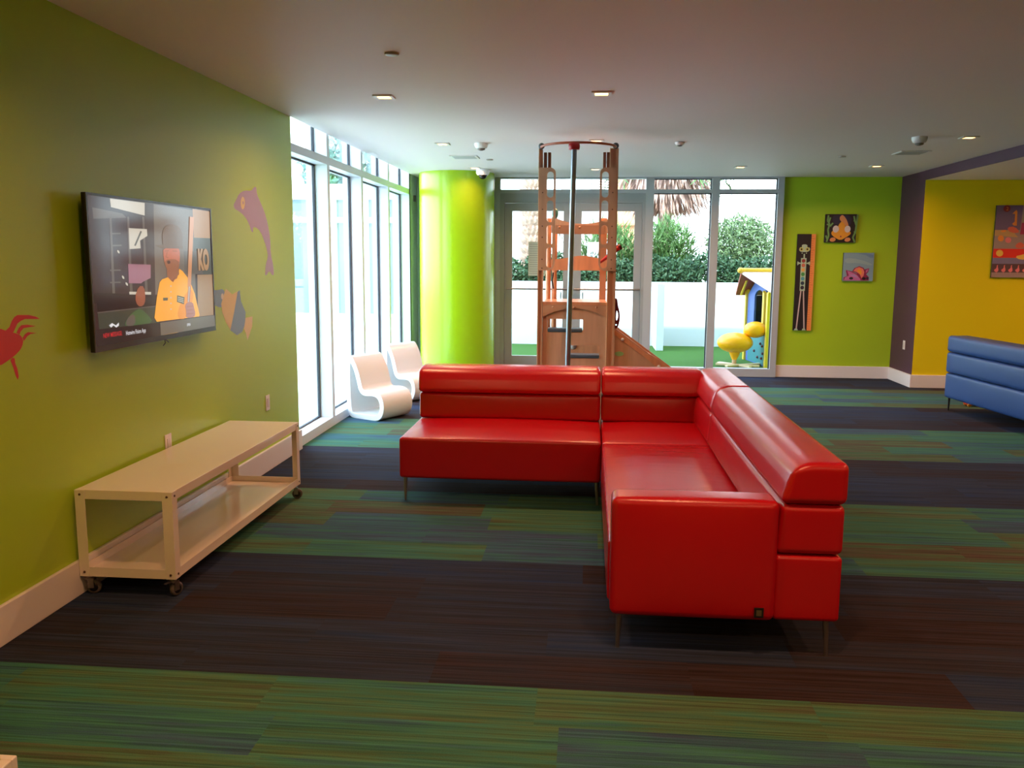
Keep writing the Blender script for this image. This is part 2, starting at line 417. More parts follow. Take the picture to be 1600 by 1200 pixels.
# back glazing: door frame with two leaves and two fixed lights
YF0, YF1 = 12.14, 12.28
b_ = MB()
for x0, x1 in ((-1.325, -1.25), (.752, .862), (1.638, 1.742), (2.515, 2.598)): b_.box(x0, YF0, 0, x1, YF1, ZC+.25)
for x0, x1 in ((-1.25, .752), (.862, 1.638), (1.742, 2.515)):
    b_.box(x0, YF0, 2.505, x1, YF1, 2.555); b_.box(x0, YF0, 2.7, x1, YF1, 2.97)
    if x0 > 0: b_.box(x0, YF0, 0, x1, YF1, .11)
wf2 = struct(b_.build('window_2', ALU))
gk = MB()
for x0, x1 in ((.862, 1.638), (1.742, 2.515)):
    for z0, z1 in ((.11, 2.505), (2.555, 2.70)):
        gk.box(x1-.014, 12.19, z0, x1-.0005, 12.22, z1); gk.box(x0+.0005, 12.19, z1-.012, x1, 12.22, z1-.0005)
gk.build('window_gasket', GASK, wf2)
for x0, x1 in ((.862, 1.638), (1.742, 2.515)):
    g_ = MB(); g_.box(x0+.002, 12.2, .112, x1-.002, 12.208, 2.503); g_.build('window_pane', GLASS, wf2)
for x0, x1 in ((-1.25, .752), (.862, 1.638), (1.742, 2.515)):
    g_ = MB(); g_.box(x0+.002, 12.2, 2.557, x1-.002, 12.208, 2.699); g_.build('window_pane', GLASS, wf2)
d_ = MB(); d_.box(-1.2498, YF0+.004, 0, -1.19, YF1-.004, 2.504); d_.box(.712, YF0+.004, 0, .7518, YF1-.004, 2.504); d_.box(-1.19, YF0+.004, 2.40, .712, YF1-.004, 2.504)
d_.box(-1.19, YF0+.015, 2.372, .712, YF1-.02, 2.40)
d_.box(-1.19, YF0, 0, .712, YF1, .02)
struct(d_.build('trim_4', mat('door frame grey', (158, 164, 166), .35)))
DG = mat('door leaf grey', (160, 166, 168), .32)
for i, (x0, x1, hx) in enumerate(((-1.188, -.243, .0), (-.241, .710, .0))):
    m_ = MB(); gx0, gx1 = (x0+.105, -.368) if i == 0 else (-.12, x1-.1)
    y0, y1 = 12.17, 12.22
    m_.box(x0, y0, .022, gx0, y1, 2.368); m_.box(gx1, y0, .022, x1, y1, 2.368); m_.box(gx0, y0, .022, gx1, y1, .243); m_.box(gx0, y0, 2.263, gx1, y1, 2.368)
    dr = struct(m_.build('door_%d' % (i+1), DG, bevel=.003))
    g_ = MB(); g_.box(gx0+.001, 12.19, .244, gx1-.001, 12.198, 2.262); g_.build('door_pane', GLASS, dr)
    m_ = MB(); a, b = (x0+.03, -.27) if i == 0 else (-.21, x1-.01)
    m_.tube([(a, 12.10, 1.19), (b, 12.10, 1.19)], .013)
    for xx in (a+.02, b-.02): m_.tube([(xx, 12.10, 1.19), (xx, 12.17, 1.19)], .011)
    m_.build('push_bar', STEEL, dr)
    m_ = MB(); hx = gx1-.03 if i == 0 else gx0+.03
    m_.tube([(hx, 12.23, 1.14), (hx, 12.28, 1.14), (hx, 12.28, .78), (hx, 12.23, .78)], .009); m_.build('pull_handle', STEEL, dr)
m_ = MB(); m_.box(-.2, 12.15, .98, -.17, 12.17, 1.06); m_.build('door_lock', BLACKP, bpy.data.objects['door_2'])

# ------------------------------------------------------------------ ceiling fittings
LE = mat('warm lamp diffuser', (255, 214, 150), .4, emit=(255, 196, 120), es=6)
def downlight(x, y, label, z=ZC, dim=1.0):
    t = thing('recessed_downlight', label, 'ceiling light', (x, y, z), 0, 'square recessed ceiling lights')
    s_ = .068
    m_ = MB(); i_ = .044
    for a in ((-s_, -s_, s_, -i_), (-s_, i_, s_, s_), (-s_, -i_, -i_, i_), (i_, -i_, s_, i_)): m_.box(x+a[0], y+a[1], z-.010, x+a[2], y+a[3], z-.0004)
    m_.build('trim_ring', P_WHITE, t)
    m_ = MB(); m_.box(x-i_, y-i_, z-.005, x+i_, y+i_, z-.0006); m_.build('diffuser', LE, t)
    ld = bpy.data.lights.new('lamp', 'AREA'); ld.shape = 'SQUARE'; ld.size = .085; ld.energy = LAMP_W*dim; ld.color = (1, .46, .22); ld.spread = math.radians(155)
    lo = bpy.data.objects.new('lamp', ld); COL.objects.link(lo); lo.parent = t; lo.location = (0, 0, -.014)
    return t
DL = [(-1.45, 6.14, 'square recessed ceiling light nearest the green wall with the television'),
      (.06, 6.10, 'square recessed ceiling light above the red sofa, second from the left in its row'),
      (-1.46, 8.62, 'square ceiling light between the window wall and the left smoke detector'),
      (.04, 8.46, 'square ceiling light directly behind the top ring of the climbing tower'),
      (-1.44, 10.88, 'small-looking square ceiling light beside the dome camera at the round column'),
      (.05, 11.07, 'square ceiling light seen inside the tower between pole and right ladder panel'),
      (1.79, 10.86, 'square ceiling light in front of the fixed glass panels of the back wall'),
      (3.36, 10.80, 'square ceiling light nearest the purple corner and green wall pictures'),
      (3.40, 8.38, 'square ceiling light near the purple ceiling edge, right of a smoke detector')]
for x, y, lb in DL: downlight(x, y, lb, dim=.3 if y == 10.88 else 1)
for x, y in ((-1.2, 2.6), (.5, 2.6), (2.4, 2.6), (-.6, .2), (1.4, .2), (3.2, .2), (3.4, 4.2), (0, -2), (2.6, -2)):
    t = downlight(x, y, 'square recessed ceiling light overhead near the camera, outside the picture')
for x, y in ((5.6, 9.9), (7.4, 9.9), (5.6, 7.2), (7.4, 7.2), (5.6, 4.2), (7.4, 4.2)):
    t = downlight(x, y, 'square recessed light in the lower ceiling of the yellow bay, outside the picture', ZS)

def sprinkler(x, y, label):
    m_ = MB(); m_.lathe([(0, -.012), (.034, -.012), (.04, -.008), (.04, -.0005)], (x, y, ZC)); o = m_.build('sprinkler_cover', mat('dull ceiling disc', (176, 164, 152), .4), loc=(x, y, ZC)); setp(o, label, 'sprinkler cover', 'round ceiling covers')
sprinkler(-1.107, 4.884, 'round sprinkler cover nearest the camera, on the brownish front part of the ceiling')
sprinkler(-1.15, 9.98, 'small round sprinkler cover between the dome camera and the air grille')
sprinkler(2.69, 9.82, 'small round sprinkler cover above the right end of the back windows')
def detector(x, y, label, z=.05, r=.062):
    t = thing('smoke_detector', label, 'smoke detector', (x, y, ZC), 0, 'white ceiling detectors')
    m_ = MB(); m_.lathe([(r, -.0005), (r*1.02, -z*.35), (r*.85, -z*.9), (r*.6, -z)], (x, y, ZC)); m_.build('housing', WHITEP, t)
    m_ = MB(); m_.lathe([(r*.6, -z), (r*.55, -z*1.25), (r*.2, -z*1.4), (0, -z*1.4)], (x, y, ZC)); m_.build('sensor_cap', mat('grey sensor plastic', (120, 112, 108), .4), t)
detector(-1.077, 8.62, 'white round smoke detector between the ceiling light and the round green column', .05, .066)
detector(2.962, 8.356, 'white round smoke detector beside the air grille near the purple ceiling edge', .055, .066)
detector(.839, 8.61, 'small white pendent detector to the right of the climbing tower top', .03, .045)
t = thing('dome_camera', 'white dome security camera with dark lens on the ceiling by the round column', 'security camera', (-1.36, 11.05, ZC))
m_ = MB(); m_.lathe([(.085, -.0005), (.085, -.05), (.07, -.075)], (-1.36, 11.05, ZC)); m_.build('camera_housing', WHITEP, t)
m_ = MB(); m_.ball((-1.36, 11.05, ZC-.075), .055, .055, .05); m_.build('camera_lens', mat('smoked lens', (20, 20, 24), .1), t)
def grille(x, y, label, w_=.3, d=.3):
    t = thing('air_grille', label, 'air vent', (x, y, ZC), 0, 'square ceiling air grilles')
    m_ = MB(); a, b = w_/2, d/2; e = .025
    for q in ((-a, -b, a, -b+e), (-a, b-e, a, b), (-a, -b+e, -a+e, b-e), (a-e, -b+e, a, b-e)): m_.box(x+q[0], y+q[1], ZC-.008, x+q[2], y+q[3], ZC-.0005)
    m_.build('grille_frame', P_WHITE, t)
    m_ = MB(); k = 9
    for i in range(k):
        yy = y-b+e+(2*b-2*e)*(i+.5)/k; m_.obox((x, yy, ZC-.006), Vector((a-e, 0, 0)), Vector((0, .009, -.003)), Vector((0, 0, .001)))
    m_.build('louvres', mat('grille louvres', (186, 184, 180), .5), t)
grille(-1.40, 9.73, 'flush square air grille in the ceiling near the window wall')
grille(3.30, 9.51, 'flush square air grille in the ceiling below a smoke detector, near the purple edge')

# ------------------------------------------------------------------ red sectional sofa
so_ = thing('sectional_sofa', 'large L-shaped red leather sectional sofa on slim metal legs', 'sofa', (.1, 5.5, 0))
ZB = .155; ZT = .43
def lean(x0=None, y0=None, k=.12, ax='y', z0=ZT):
    def f_(p):
        if ax == 'y' and p.y < y0: p.y -= 0
        return p
    return f_
# seats
m_ = MB(); m_.puff(-1.235, 5.50, ZB, .098, 6.44, ZT, .022, (0, .004, .016), 12); m_.build('seat', RED, so_)
m_ = MB(); m_.puff(.104, 5.49, ZB, 1.03, 6.44, ZT, .022, (0, 0, .016), 10); m_.build('seat', RED, so_)
m_ = MB(); m_.puff(.100, 3.53, ZB, .80, 5.486, ZT, .022, (.004, 0, .018), 14); m_.build('seat', REDW, so_)
# backs: lower band, upper headrest band; the front face leans back a little
def slab_x(x0, x1, yf0, yf1, yb, z0, z1, name, N=8, r=.028, pf=.012):
    """block running along x whose front face goes from yf0 (bottom) to yf1 (top)"""
    def tp(p):
        t = (p.z-z0)/(z1-z0); u = (yb-p.y)/(yb-min(yf0, yf1)); yf = yf0+(yf1-yf0)*t
        if name == 'headrest': p.z -= .030*max(0, u-.55)**2/.2*max(0, t-.5)*2
        return Vector((p.x, yb-u*(yb-yf), p.z))
    q = MB(); q.puff(x0, min(yf0, yf1), z0, x1, yb, z1, r, (0, pf, 0), N, top=tp); return q.build(name, RED, so_)
def slab_y(y0, y1, xf0, xf1, xb, z0, z1, name, N=8, r=.028, pf=.012):
    def tp(p):
        t = (p.z-z0)/(z1-z0); u = (xb-p.x)/(xb-min(xf0, xf1)); xf = xf0+(xf1-xf0)*t
        if name == 'headrest': p.z -= .030*max(0, u-.55)**2/.2*max(0, t-.5)*2
        return Vector((xb-u*(xb-xf), p.y, p.z))
    q = MB(); q.puff(min(xf0, xf1), y0, z0, xb, y1, z1, r, (pf, 0, 0), N, top=tp); return q.build(name, RED, so_)
slab_x(-1.235, .098, 6.19, 6.215, 6.445, ZT+.004, .628, 'backrest')
slab_x(-1.240, .098, 6.17, 6.225, 6.450, .630, .815, 'headrest', r=.032, pf=.004)
slab_x(.104, .80, 6.19, 6.215, 6.445, ZT+.004, .628, 'backrest')
slab_x(.104, .83, 6.17, 6.225, 6.450, .630, .815, 'headrest', r=.032, pf=.004)
slab_y(5.49, 6.445, .765, .785, 1.03, ZT+.004, .640, 'backrest')
slab_y(5.49, 6.450, .775, .815, 1.035, .642, .815, 'headrest', r=.032, pf=.004)
slab_y(3.405, 5.486, .765, .785, 1.03, ZT+.004, .640, 'backrest', N=12)
slab_y(3.395, 5.486, .775, .815, 1.035, .642, .815, 'headrest', N=12, r=.032, pf=.004)
q = MB(); q.puff(.765, 3.405, ZB, 1.03, 5.486, ZT, .02, (0, 0, 0), 6); q.build('back_base', RED, so_)
# arm
q = MB(); q.puff(.108, 3.385, ZB, .772, 3.545, .655, .03, (0, .012, .004), 12); ar = q.build('armrest', RED, so_)
q = MB(); q.box(.685, 3.368, .18, .722, 3.376, .22); q.build('maker_tag', BLACKP, so_, label='small black square tag low on the armrest')
q = MB(); q.box(.693, 3.3665, .188, .714, 3.3678, .212); q.build('tag_plate', mat('tag brass', (120, 108, 84), .4, .6), so_)
def leg(x, y, dx, dy):
    q = MB(); q.tube([(x, y, ZB+.002), (x+dx, y+dy, 0)], .013, seg=12, r1=.008); q.build('leg', STEEL, so_)
for a in ((.15, 3.43, -.005, .005), (.985, 3.44, .01, 0), (-1.20, 5.54, 0, -.01), (.07, 5.54, .01, -.01), (-1.20, 6.40, 0, .01), (.07, 6.40, .01, .01), (.99, 6.40, .01, .01), (.15, 5.45, 0, 0), (.98, 5.45, .01, 0)): leg(*a)

# ------------------------------------------------------------------ blue sofa, seen from the back
rz = math.radians(6.5)
bs = thing('blue_sofa', 'blue leather sofa seen from behind, cut by the right edge near the yellow wall', 'sofa', (3.875, 9.68, 0), rz)
def bl(name, a, r=.03, pf=(.008, 0, 0), N=8, m=BLUE):
    q = MB(); q.puff(*a, r, pf, N); return q.build(name, m, bs, world=False)
bl('back_base', (0, -2.2, .14, .24, 0, .412)); bl('backrest', (-.003, -2.2, .416, .235, 0, .636)); bl('headrest', (-.006, -2.2, .64, .23, 0, .815), .035)
bl('seat', (.245, -2.02, .15, .86, -.16, .43), .03, (0, 0, .01)); bl('armrest', (.245, -.155, .14, .86, 0, .64), .03, (0, 0, 0)); bl('armrest', (.245, -2.2, .14, .86, -2.025, .64), .03, (0, 0, 0))
for x, y in ((.04, -.05), (.8, -.06), (.04, -2.15), (.8, -2.15)):
    q = MB(); q.tube([(x, y, .142), (x, y, 0)], .012, r1=.008); q.build('leg', BLACKP, bs, world=False)
t = thing('toy_car', 'small red and orange toy on the carpet behind the blue sofa leg', 'toy', (4.30, 9.95, 0))
q = MB(); q.puff(4.22, 9.90, .02, 4.38, 10.0, .06, .012, (0, 0, .01), 4); q.puff(4.26, 9.915, .055, 4.34, 9.985, .085, .01, (0, 0, 0), 3); q.build('toy_body', mat('red toy plastic', (214, 64, 30), .3), t)
for x in (4.25, 4.35):
    for y in (9.90, 10.0): q = MB(); q.lathe([(0, -.008), (.02, -.008), (.02, .008), (0, .008)], (x, y, .02), axis=(0, 1, 0), seg=16); q.build('wheel', mat('orange toy plastic', (240, 150, 40), .4), t)

# ------------------------------------------------------------------ white media cart on casters
ct = thing('media_cart', 'long low white metal rolling cart with open shelf under the television', 'cart', (-2.14, 4.62, 0))
x0, x1, y0, y1, zt, zb = -2.385, -1.915, 3.735, 5.50, .518, .095
q = MB(); q.box(x0, y0, zt-.008, x1, y1, zt); q.box(x0, y0, zt-.045, x1, y0+.004, zt-.008); q.box(x0, y1-.004, zt-.045, x1, y1, zt-.008); q.box(x0, y0+.004, zt-.045, x0+.004, y1-.004, zt-.008); q.box(x1-.004, y0+.004, zt-.045, x1, y1-.004, zt-.008)
q.build('top_panel', CREAM, ct, bevel=.002)
q = MB(); q.box(x0, y0, zb, x1, y1, zb+.008); q.box(x0, y0, zb+.008, x1, y0+.004, zb+.045); q.box(x0, y1-.004, zb+.008, x1, y1, zb+.045); q.box(x0, y0+.004, zb+.008, x0+.004, y1-.004, zb+.045); q.box(x1-.004, y0+.004, zb+.008, x1, y1-.004, zb+.045)
q.box(x0+.004, y0+.004, zb+.0081, x1-.004, y0+.045, zb+.012); q.box(x1-.06, y0+.045, zb+.0081, x1-.004, y1-.004, zb+.012)
q.build('lower_shelf', CREAM, ct)
for sx_, X_ in ((1, x0), (-1, x1)):
    for sy_, Y_ in ((1, y0), (-1, y1)):
        q = MB(); q.box(X_-sx_*.003, Y_-sy_*.003, zb, X_+sx_*.047, Y_, zt-.001); q.box(X_-sx_*.003, Y_, zb, X_, Y_+sy_*.047, zt-.001)
        lg = q.build('leg', CREAM, ct, bevel=.0012)
        for zz in (zb+.022, zt-.022):
            for p_, a_ in (((X_+sx_*.022, Y_-sy_*.003, zz), (0, -sy_, 0)), ((X_-sx_*.003, Y_+sy_*.022, zz), (-sx_, 0, 0))):
                q = MB(); q.lathe([(0, .003), (.005, .003), (.006, 0)], p_, axis=a_, seg=12); q.build('bolt', mat('dark bolt', (96, 70, 58), .4, .6), lg)
        # caster
        a = {(-1, 1): 1.25, (1, 1): .15, (-1, -1): .35, (1, -1): .6}[(sx_, sy_)]
        cx, cy = X_+sx_*.028, Y_+sy_*.028; d = Vector((math.cos(a), math.sin(a), 0)); n_ = Vector((-d.y, d.x, 0)); wc = Vector((cx, cy, .034))+d*.018
        q = MB(); q.box(cx-.022, cy-.022, zb-.006, cx+.022, cy+.022, zb-.0005); q.lathe([(.014, -.018), (.014, -.006)], (cx, cy, zb), seg=16)
        for s2 in (-1, 1): q.obox(Vector((cx, cy, .055))+d*.008+n_*s2*.016, d*.014, n_*.0015, Vector((0, 0, .024)))
        q.obox((cx, cy, zb-.020), d*.016, n_*.018, Vector((0, 0, .0025)))
        cs = q.build('caster', STEEL, ct)
        q = MB(); q.lathe([(.0, -.011), (.024, -.011), (.033, -.009), (.034, 0), (.033, .009), (.024, .011), (0, .011)], wc, axis=n_, seg=28); q.build('wheel', RUBBER, cs)
        q = MB(); q.lathe([(0, -.0125), (.014, -.0125), (.022, -.0115), (.022, .0115), (.014, .0125), (0, .0125)], wc, axis=n_, seg=20); q.build('wheel_hub', BLACKP, cs)
        if (sx_, sy_) in ((1, 1), (-1, 1)):
            q = MB(); q.obox(Vector((cx, cy, zb-.016))-d*.03, d*.022, n_*.006, Vector((0, 0, .002))); q.build('brake_lever', STEEL, cs)

# ------------------------------------------------------------------ television
XT = -2.33
tv = thing('television', 'wall-mounted flat television showing a man in a yellow shirt', 'television', (XT-.05, 4.55, 1.14))
ty0, ty1, tz0, tz1 = 3.885, 5.225, 1.147, 1.897
q = MB(); q.box(XT-.026, ty0, tz0, XT-.004, ty1, tz1); q.build('casing', BLACKP, tv, bevel=.004)
q = MB()
for a in ((ty0, tz0, ty1, tz0+.028), (ty0, tz1-.012, ty1, tz1), (ty0, tz0+.028, ty0+.012, tz1-.012), (ty1-.012, tz0+.028, ty1, tz1-.012)): q.box(XT-.004, a[0], a[1], XT, a[2], a[3])
q.build('bezel', mat('dark grey bezel', (70, 64, 62), .25), tv)
q = MB(); q.box(-2.409, 4.35, 1.35, XT-.026, 4.75, 1.70); q.build('wall_bracket', BLACKP, tv)
q = MB(); q.tube([(XT-.02, 4.60, 1.147), (XT-.02, 4.605, 1.125), (XT-.025, 4.59, 1.112)], .002, seg=6); q.tube([(XT-.02, 4.60, 1.147), (XT-.02, 4.63, 1.135), (XT-.02, 4.645, 1.125)], .002, seg=6); q.build('cable', BLACKP, tv)
def scr(name, c, es=.72):
    m = mat('screen '+name, (8, 8, 8), .12, 0, .5, emit=c, es=es); return m
def c7(*pts): return [(100+x/6.154, 280+y/6.154) for x, y in pts]
def c8(*pts): return [(120+x/6.667, 420+y/6.667) for x, y in pts]
A = Art(dict(X=XT-.0038), (1, 0, 0))
S = {k: scr(k, v) for k, v in dict(dark=(58, 36, 36), darker=(40, 26, 26), mul=(98, 84, 76), mid=(112, 96, 84), slate=(84, 80, 72), tan=(176, 130, 88), tan2=(160, 122, 86), pole=(206, 138, 92), green=(64, 62, 50), pink=(158, 104, 116), white=(200, 188, 170), hat=(110, 86, 68), face=(190, 104, 74), neck=(150, 90, 60), shirt=(252, 166, 44), shirt2=(232, 142, 34), hand=(170, 108, 96), red=(206, 44, 48), txt=(226, 222, 224), ban=(46, 32, 32), ban_reflection=(112, 98, 84), reflection=(150, 80, 56), patch=(84, 82, 60), metal=(170, 120, 110), orange=(214, 156, 72), leaf=(70, 92, 56), mouth=(70, 40, 34)).items()}
def rect(c, x0, y0, x1, y1, m): A.poly(c((x0, y0), (x1, y0), (x1, y1), (x0, y1)), S[m])
E0 = XT-.0038
base_ = [(E0, ty0+.012, tz0+.028), (E0, ty1-.012, tz0+.028), (E0, ty1-.012, tz1-.012), (E0, ty0+.012, tz1-.012)]
A.mb.add(base_, [(0, 1, 2, 3)], A.mi(S['dark'])); A.k = 1
A.poly(c7((860, 240), (1250, 300), (1268, 1195), (880, 1195)), S['mid'])
A.poly(c7((1235, 285), (1402, 310), (1405, 568), (1250, 562)), S['tan'])
A.poly(c7((1245, 562), (1405, 568), (1430, 915), (1250, 912)), S['slate'])
A.poly(c7((1150, 690), (1330, 690), (1335, 912), (1160, 912)), S['mul'])
A.poly(c8((1255, 62), (1418, 58), (1425, 480), (1262, 500)), S['tan2'])
A.poly(c7((270, 270), (560, 330), (600, 370), (280, 380)), S['mul'])
A.poly(c7((440, 185), (775, 228), (775, 350), (450, 268)), S['white'])  # bright window reflection painted onto the screen
for xx in (455, 625, 770): A.poly(c7((xx-20, 360), (xx, 362), (xx+40, 1195), (xx+12, 1195)), S['mul'])
A.poly(c7((280, 1100), (880, 1110), (880, 1195), (285, 1195)), S['darker'])
A.poly(c8((195, 250), (840, 270), (840, 385), (215, 455)), S['darker'])
A.poly(c8((215, 458), (840, 385), (860, 560), (232, 630)), S['green'])
A.poly(c8((212, 452), (840, 382), (840, 392), (214, 464)), S['mul'])
A.poly(c7((615, 815), (832, 822), (832, 950), (760, 985), (740, 1002), (622, 1000)), S['pink'])
A.poly(c7((625, 1082), (836, 1084), (836, 1110), (628, 1108)), S['white'])
A.poly(c7((620, 470), (795, 480), (800, 545), (730, 590), (735, 665), (628, 672)), S['white'])
A.line(c7((740, 500), (680, 640)), 2.6, S['slate'])
for a, b in ((520, 700), (565, 945), (600, 1010)): A.poly(c7((a-12, b-22), (a+10, b-10), (a+14, b+18), (a-8, b+6)), S['white'], 1)
for a, b in ((500, 640), (490, 878), (490, 995), (490, 525)): A.poly(c7((a-55, b-8), (a+50, b-10), (a+55, b+2), (a-50, b+6)), S['mul'])
A.poly(c8((600, 300), (640, 180), (700, 180), (715, 320), (690, 390), (630, 390)), S['reflection'], 1)  # reddish room reflection painted into the picture
A.poly(c8((495, 570), (540, 490), (600, 440), (660, 410), (730, 470), (800, 560), (640, 585), (510, 600)), S['leaf'], 1)
A.poly(c8((505, 600), (520, 510), (600, 460), (610, 590)), S['mul'], 1)
# man
A.poly(c7((985, 850), (1110, 860), (1112, 940), (1050, 985), (990, 950)), S['neck'])
A.poly(c7((950, 650), (1100, 655), (1115, 720), (1100, 870), (1040, 905), (985, 870), (955, 770)), S['face'], 1)
A.line(c7((965, 690), (1005, 688)), 1.2, S['neck']); A.line(c7((1040, 690), (1085, 692)), 1.2, S['neck']); A.line(c7((990, 700), (978, 748), (1000, 755)), .9, S['neck'])
A.poly(c7((955, 770), (1105, 770), (1100, 870), (1040, 905), (985, 870)), S['neck'], 1)
A.poly(c7((985, 785), (1016, 780), (1020, 812), (992, 815)), S['mouth'], 1)
A.poly(c7((940, 520), (970, 445), (1050, 430), (1110, 460), (1140, 540), (1135, 650), (1100, 660), (950, 655)), S['hat'], 1)
A.poly(c7((880, 640), (950, 628), (1140, 640), (1140, 668), (950, 664)), S['hat'])
A.poly(c8((860, 140), (885, 110), (945, 88), (985, 130), (1040, 100), (1065, 2), (1095, 20), (1150, 90), (1190, 170), (1225, 260), (1275, 480), (1270, 497), (830, 552), (805, 510), (830, 300)), S['shirt'])
A.poly(c8((1040, 460), (1100, 300), (1180, 200), (1215, 270), (1180, 420), (1130, 520), (1060, 525)), S['shirt2'], 1)
A.poly(c8((950, 95), (990, 128), (1000, 140), (985, 128), (1060, 60), (1062, 30)), S['neck'])
A.poly(c8((1040, 275), (1118, 295), (1112, 370), (1038, 345)), S['patch'])
for k in range(3): A.line(c8((1048, 295+k*18), (1108, 312+k*18)), 1.0, S['white'])
A.poly(c8((893, 302), (945, 300), (942, 330), (895, 332)), S['patch'])
for k in range(5): A.poly([(p[0], p[1]) for p in [(120+(975+math.cos(t_)*8)/6.667, 420+(180+k*60+math.sin(t_)*8)/6.667) for t_ in [j*PI/3 for j in range(6)]]], S['white'])
A.poly(c7((1205, 360), (1245, 365), (1215, 1040), (1183, 1040)), S['pole'])
A.poly(c8((1155, 185), (1182, 185), (1172, 345), (1145, 345)), S['metal'])
A.poly(c8((1163, 185), (1172, 185), (1160, 345), (1153, 345)), S['white'])
A.poly(c8((1120, 380), (1150, 345), (1205, 350), (1215, 400), (1230, 460), (1220, 505), (1130, 515), (1135, 450)), S['hand'], 1)
for k in range(3): A.line(c8((1140, 395+k*38), (1205, 388+k*38)), .8, S['neck'])
# banner
A.poly(c8((186, 640), (862, 560), (872, 716), (208, 826)), S['ban'])
A.poly(c8((862, 560), (1428, 482), (1436, 625), (872, 716)), S['ban_reflection'])  # paler right end: a screen reflection painted as banner
A.poly(c8((890, 690), (1045, 660), (1045, 682), (892, 712)), S['orange'])
A.poly(c8((330, 590), (360, 565), (400, 590), (430, 560), (432, 590), (405, 612), (375, 590), (350, 612)), S['txt'])
def tvtext(body, cpt, size, m, hsq=1):
    p = at(*cpt, X=E0); A.k += 1
    A.mb.text(body, (E0+A.k*.00006+.0002, p.y, p.z), (0, hsq, 0), (0, 0, 1), size, A.mi(S[m]), depth=.00005, bold=.010 if m=='tan' else .0003)
tvtext('NEW MESSAGE:', c8((268, 722))[0], .031, 'red', .80)
tvtext('Hotwire Fision App', c8((505, 692))[0], .031, 'txt', .80)
tvtext('KO', c7((1288, 862))[0], .16, 'tan', .62)
tvtext('OPEN', c8((1140, 598))[0], .022, 'txt', .8)
A.mb.build('screen', A.mats, tv)

# ------------------------------------------------------------------ wall plates
def plate_(name, cx, cy, cz, ax, label, w_=.075, h_=.117, cat='wall plate', kind='switch'):
    t = thing(name, label, cat, (cx, cy, cz))
    n_ = Vector(ax); u = Vector((n_.y, -n_.x, 0)); q = MB(); q.obox(Vector((cx, cy, cz))+n_*.003, u*(w_/2), n_*.003, Vector((0, 0, h_/2))); q.build('cover_plate', P_WHITE, t, bevel=.002)
    q = MB(); q.obox(Vector((cx, cy, cz))+n_*.007, u*.016, n_*.002, Vector((0, 0, .033))); q.build('rocker', mat('switch rocker', (214, 206, 200), .3), t)
plate_('wall_outlet', XL, 6.25, .514, (1, 0, 0), 'white outlet plate on the green wall beyond the cart, near the window', cat='outlet')
plate_('wall_outlet', XL, 4.69, .53, (1, 0, 0), 'white outlet plate just above the white cart top, under the television', cat='outlet')
plate_('light_switch', XP, 11.70, .516, (-1, 0, 0), 'white plate low on the purple wall return', cat='outlet')
t = thing('wall_sensor', 'tiny grey sensor on the corner pier left of the round column', 'sensor', (-2.43, 11.95, 2.42)); q = MB(); q.box(-2.43, 11.92, 2.38, -2.40, 11.98, 2.46); q.build('sensor_body', RUBBER, t)

# ------------------------------------------------------------------ painted sea animals on the left wall (flat wall decals)
def decal(name, label, cat, polys):
    A_ = Art(dict(X=XL+.0006), (1, 0, 0))
    for pts, m, sm in polys: A_.poly(pts, m, sm)
    vs_ = A_.mb.v; c = sum(vs_, Vector())/len(vs_); c.x = XL
    o = A_.mb.build(name, A_.mats, loc=tuple(c)); setp(o, label, cat)
def d8(*p): return [(330+x/4.617, 280+y/4.617) for x, y in p]
def d7(*p): return [(x/9.23, 470+y/9.23) for x, y in p]
LILAC = mat('lilac mural paint', (176, 160, 200), .5); CRM = mat('cream mural paint', (224, 208, 156), .5); SBL = mat('sky blue mural paint', (134, 170, 208), .5); CRD = mat('coral red mural paint', (206, 52, 46), .5); MW = mat('white mural paint', (225, 225, 220), .5)
decal('dolphin_mural', 'lilac dolphin painted on the green wall, diving, between television and windows', 'wall mural', [
    (d8((160, 185), (180, 150), (200, 105), (240, 80), (290, 85), (305, 60), (325, 52), (330, 110), (355, 165), (385, 235), (408, 320), (425, 420), (430, 545), (448, 620), (453, 690), (440, 692), (418, 660), (398, 695), (388, 690), (392, 620), (410, 560), (402, 510), (385, 450), (355, 375), (320, 345), (300, 348), (302, 385), (290, 375), (268, 310), (240, 265), (200, 230), (170, 215)), LILAC, 1),
    (d8(*[(228+15*math.cos(a*PI/9), 172+46*math.sin(a*PI/9)) for a in range(18)]), CRM, 0),
    (d8(*[(230+4*math.cos(a*PI/5), 170+13*math.sin(a*PI/5)) for a in range(10)]), LILAC, 0)])
decal('fish_mural', 'blue and cream tropical fish painted on the green wall at the television corner', 'wall mural', [
    (d8((5, 800), (50, 800), (85, 790), (105, 830), (90, 920), (50, 925), (5, 890)), SBL, 1),
    (d8((105, 790), (150, 830), (195, 808), (170, 940), (140, 1090), (105, 1030), (80, 960), (72, 900), (92, 830)), CRM, 0),
    (d8((190, 815), (205, 800), (215, 880), (248, 960), (245, 1040), (225, 1100), (185, 1125), (138, 1090), (165, 960)), SBL, 0),
    (d8((248, 1000), (298, 990), (296, 1060), (262, 1162), (250, 1110), (236, 1080)), CRM, 0),
    (d8(*[(80+9*math.cos(a*PI/6), 845+22*math.sin(a*PI/6)) for a in range(12)]), MW, 0)])
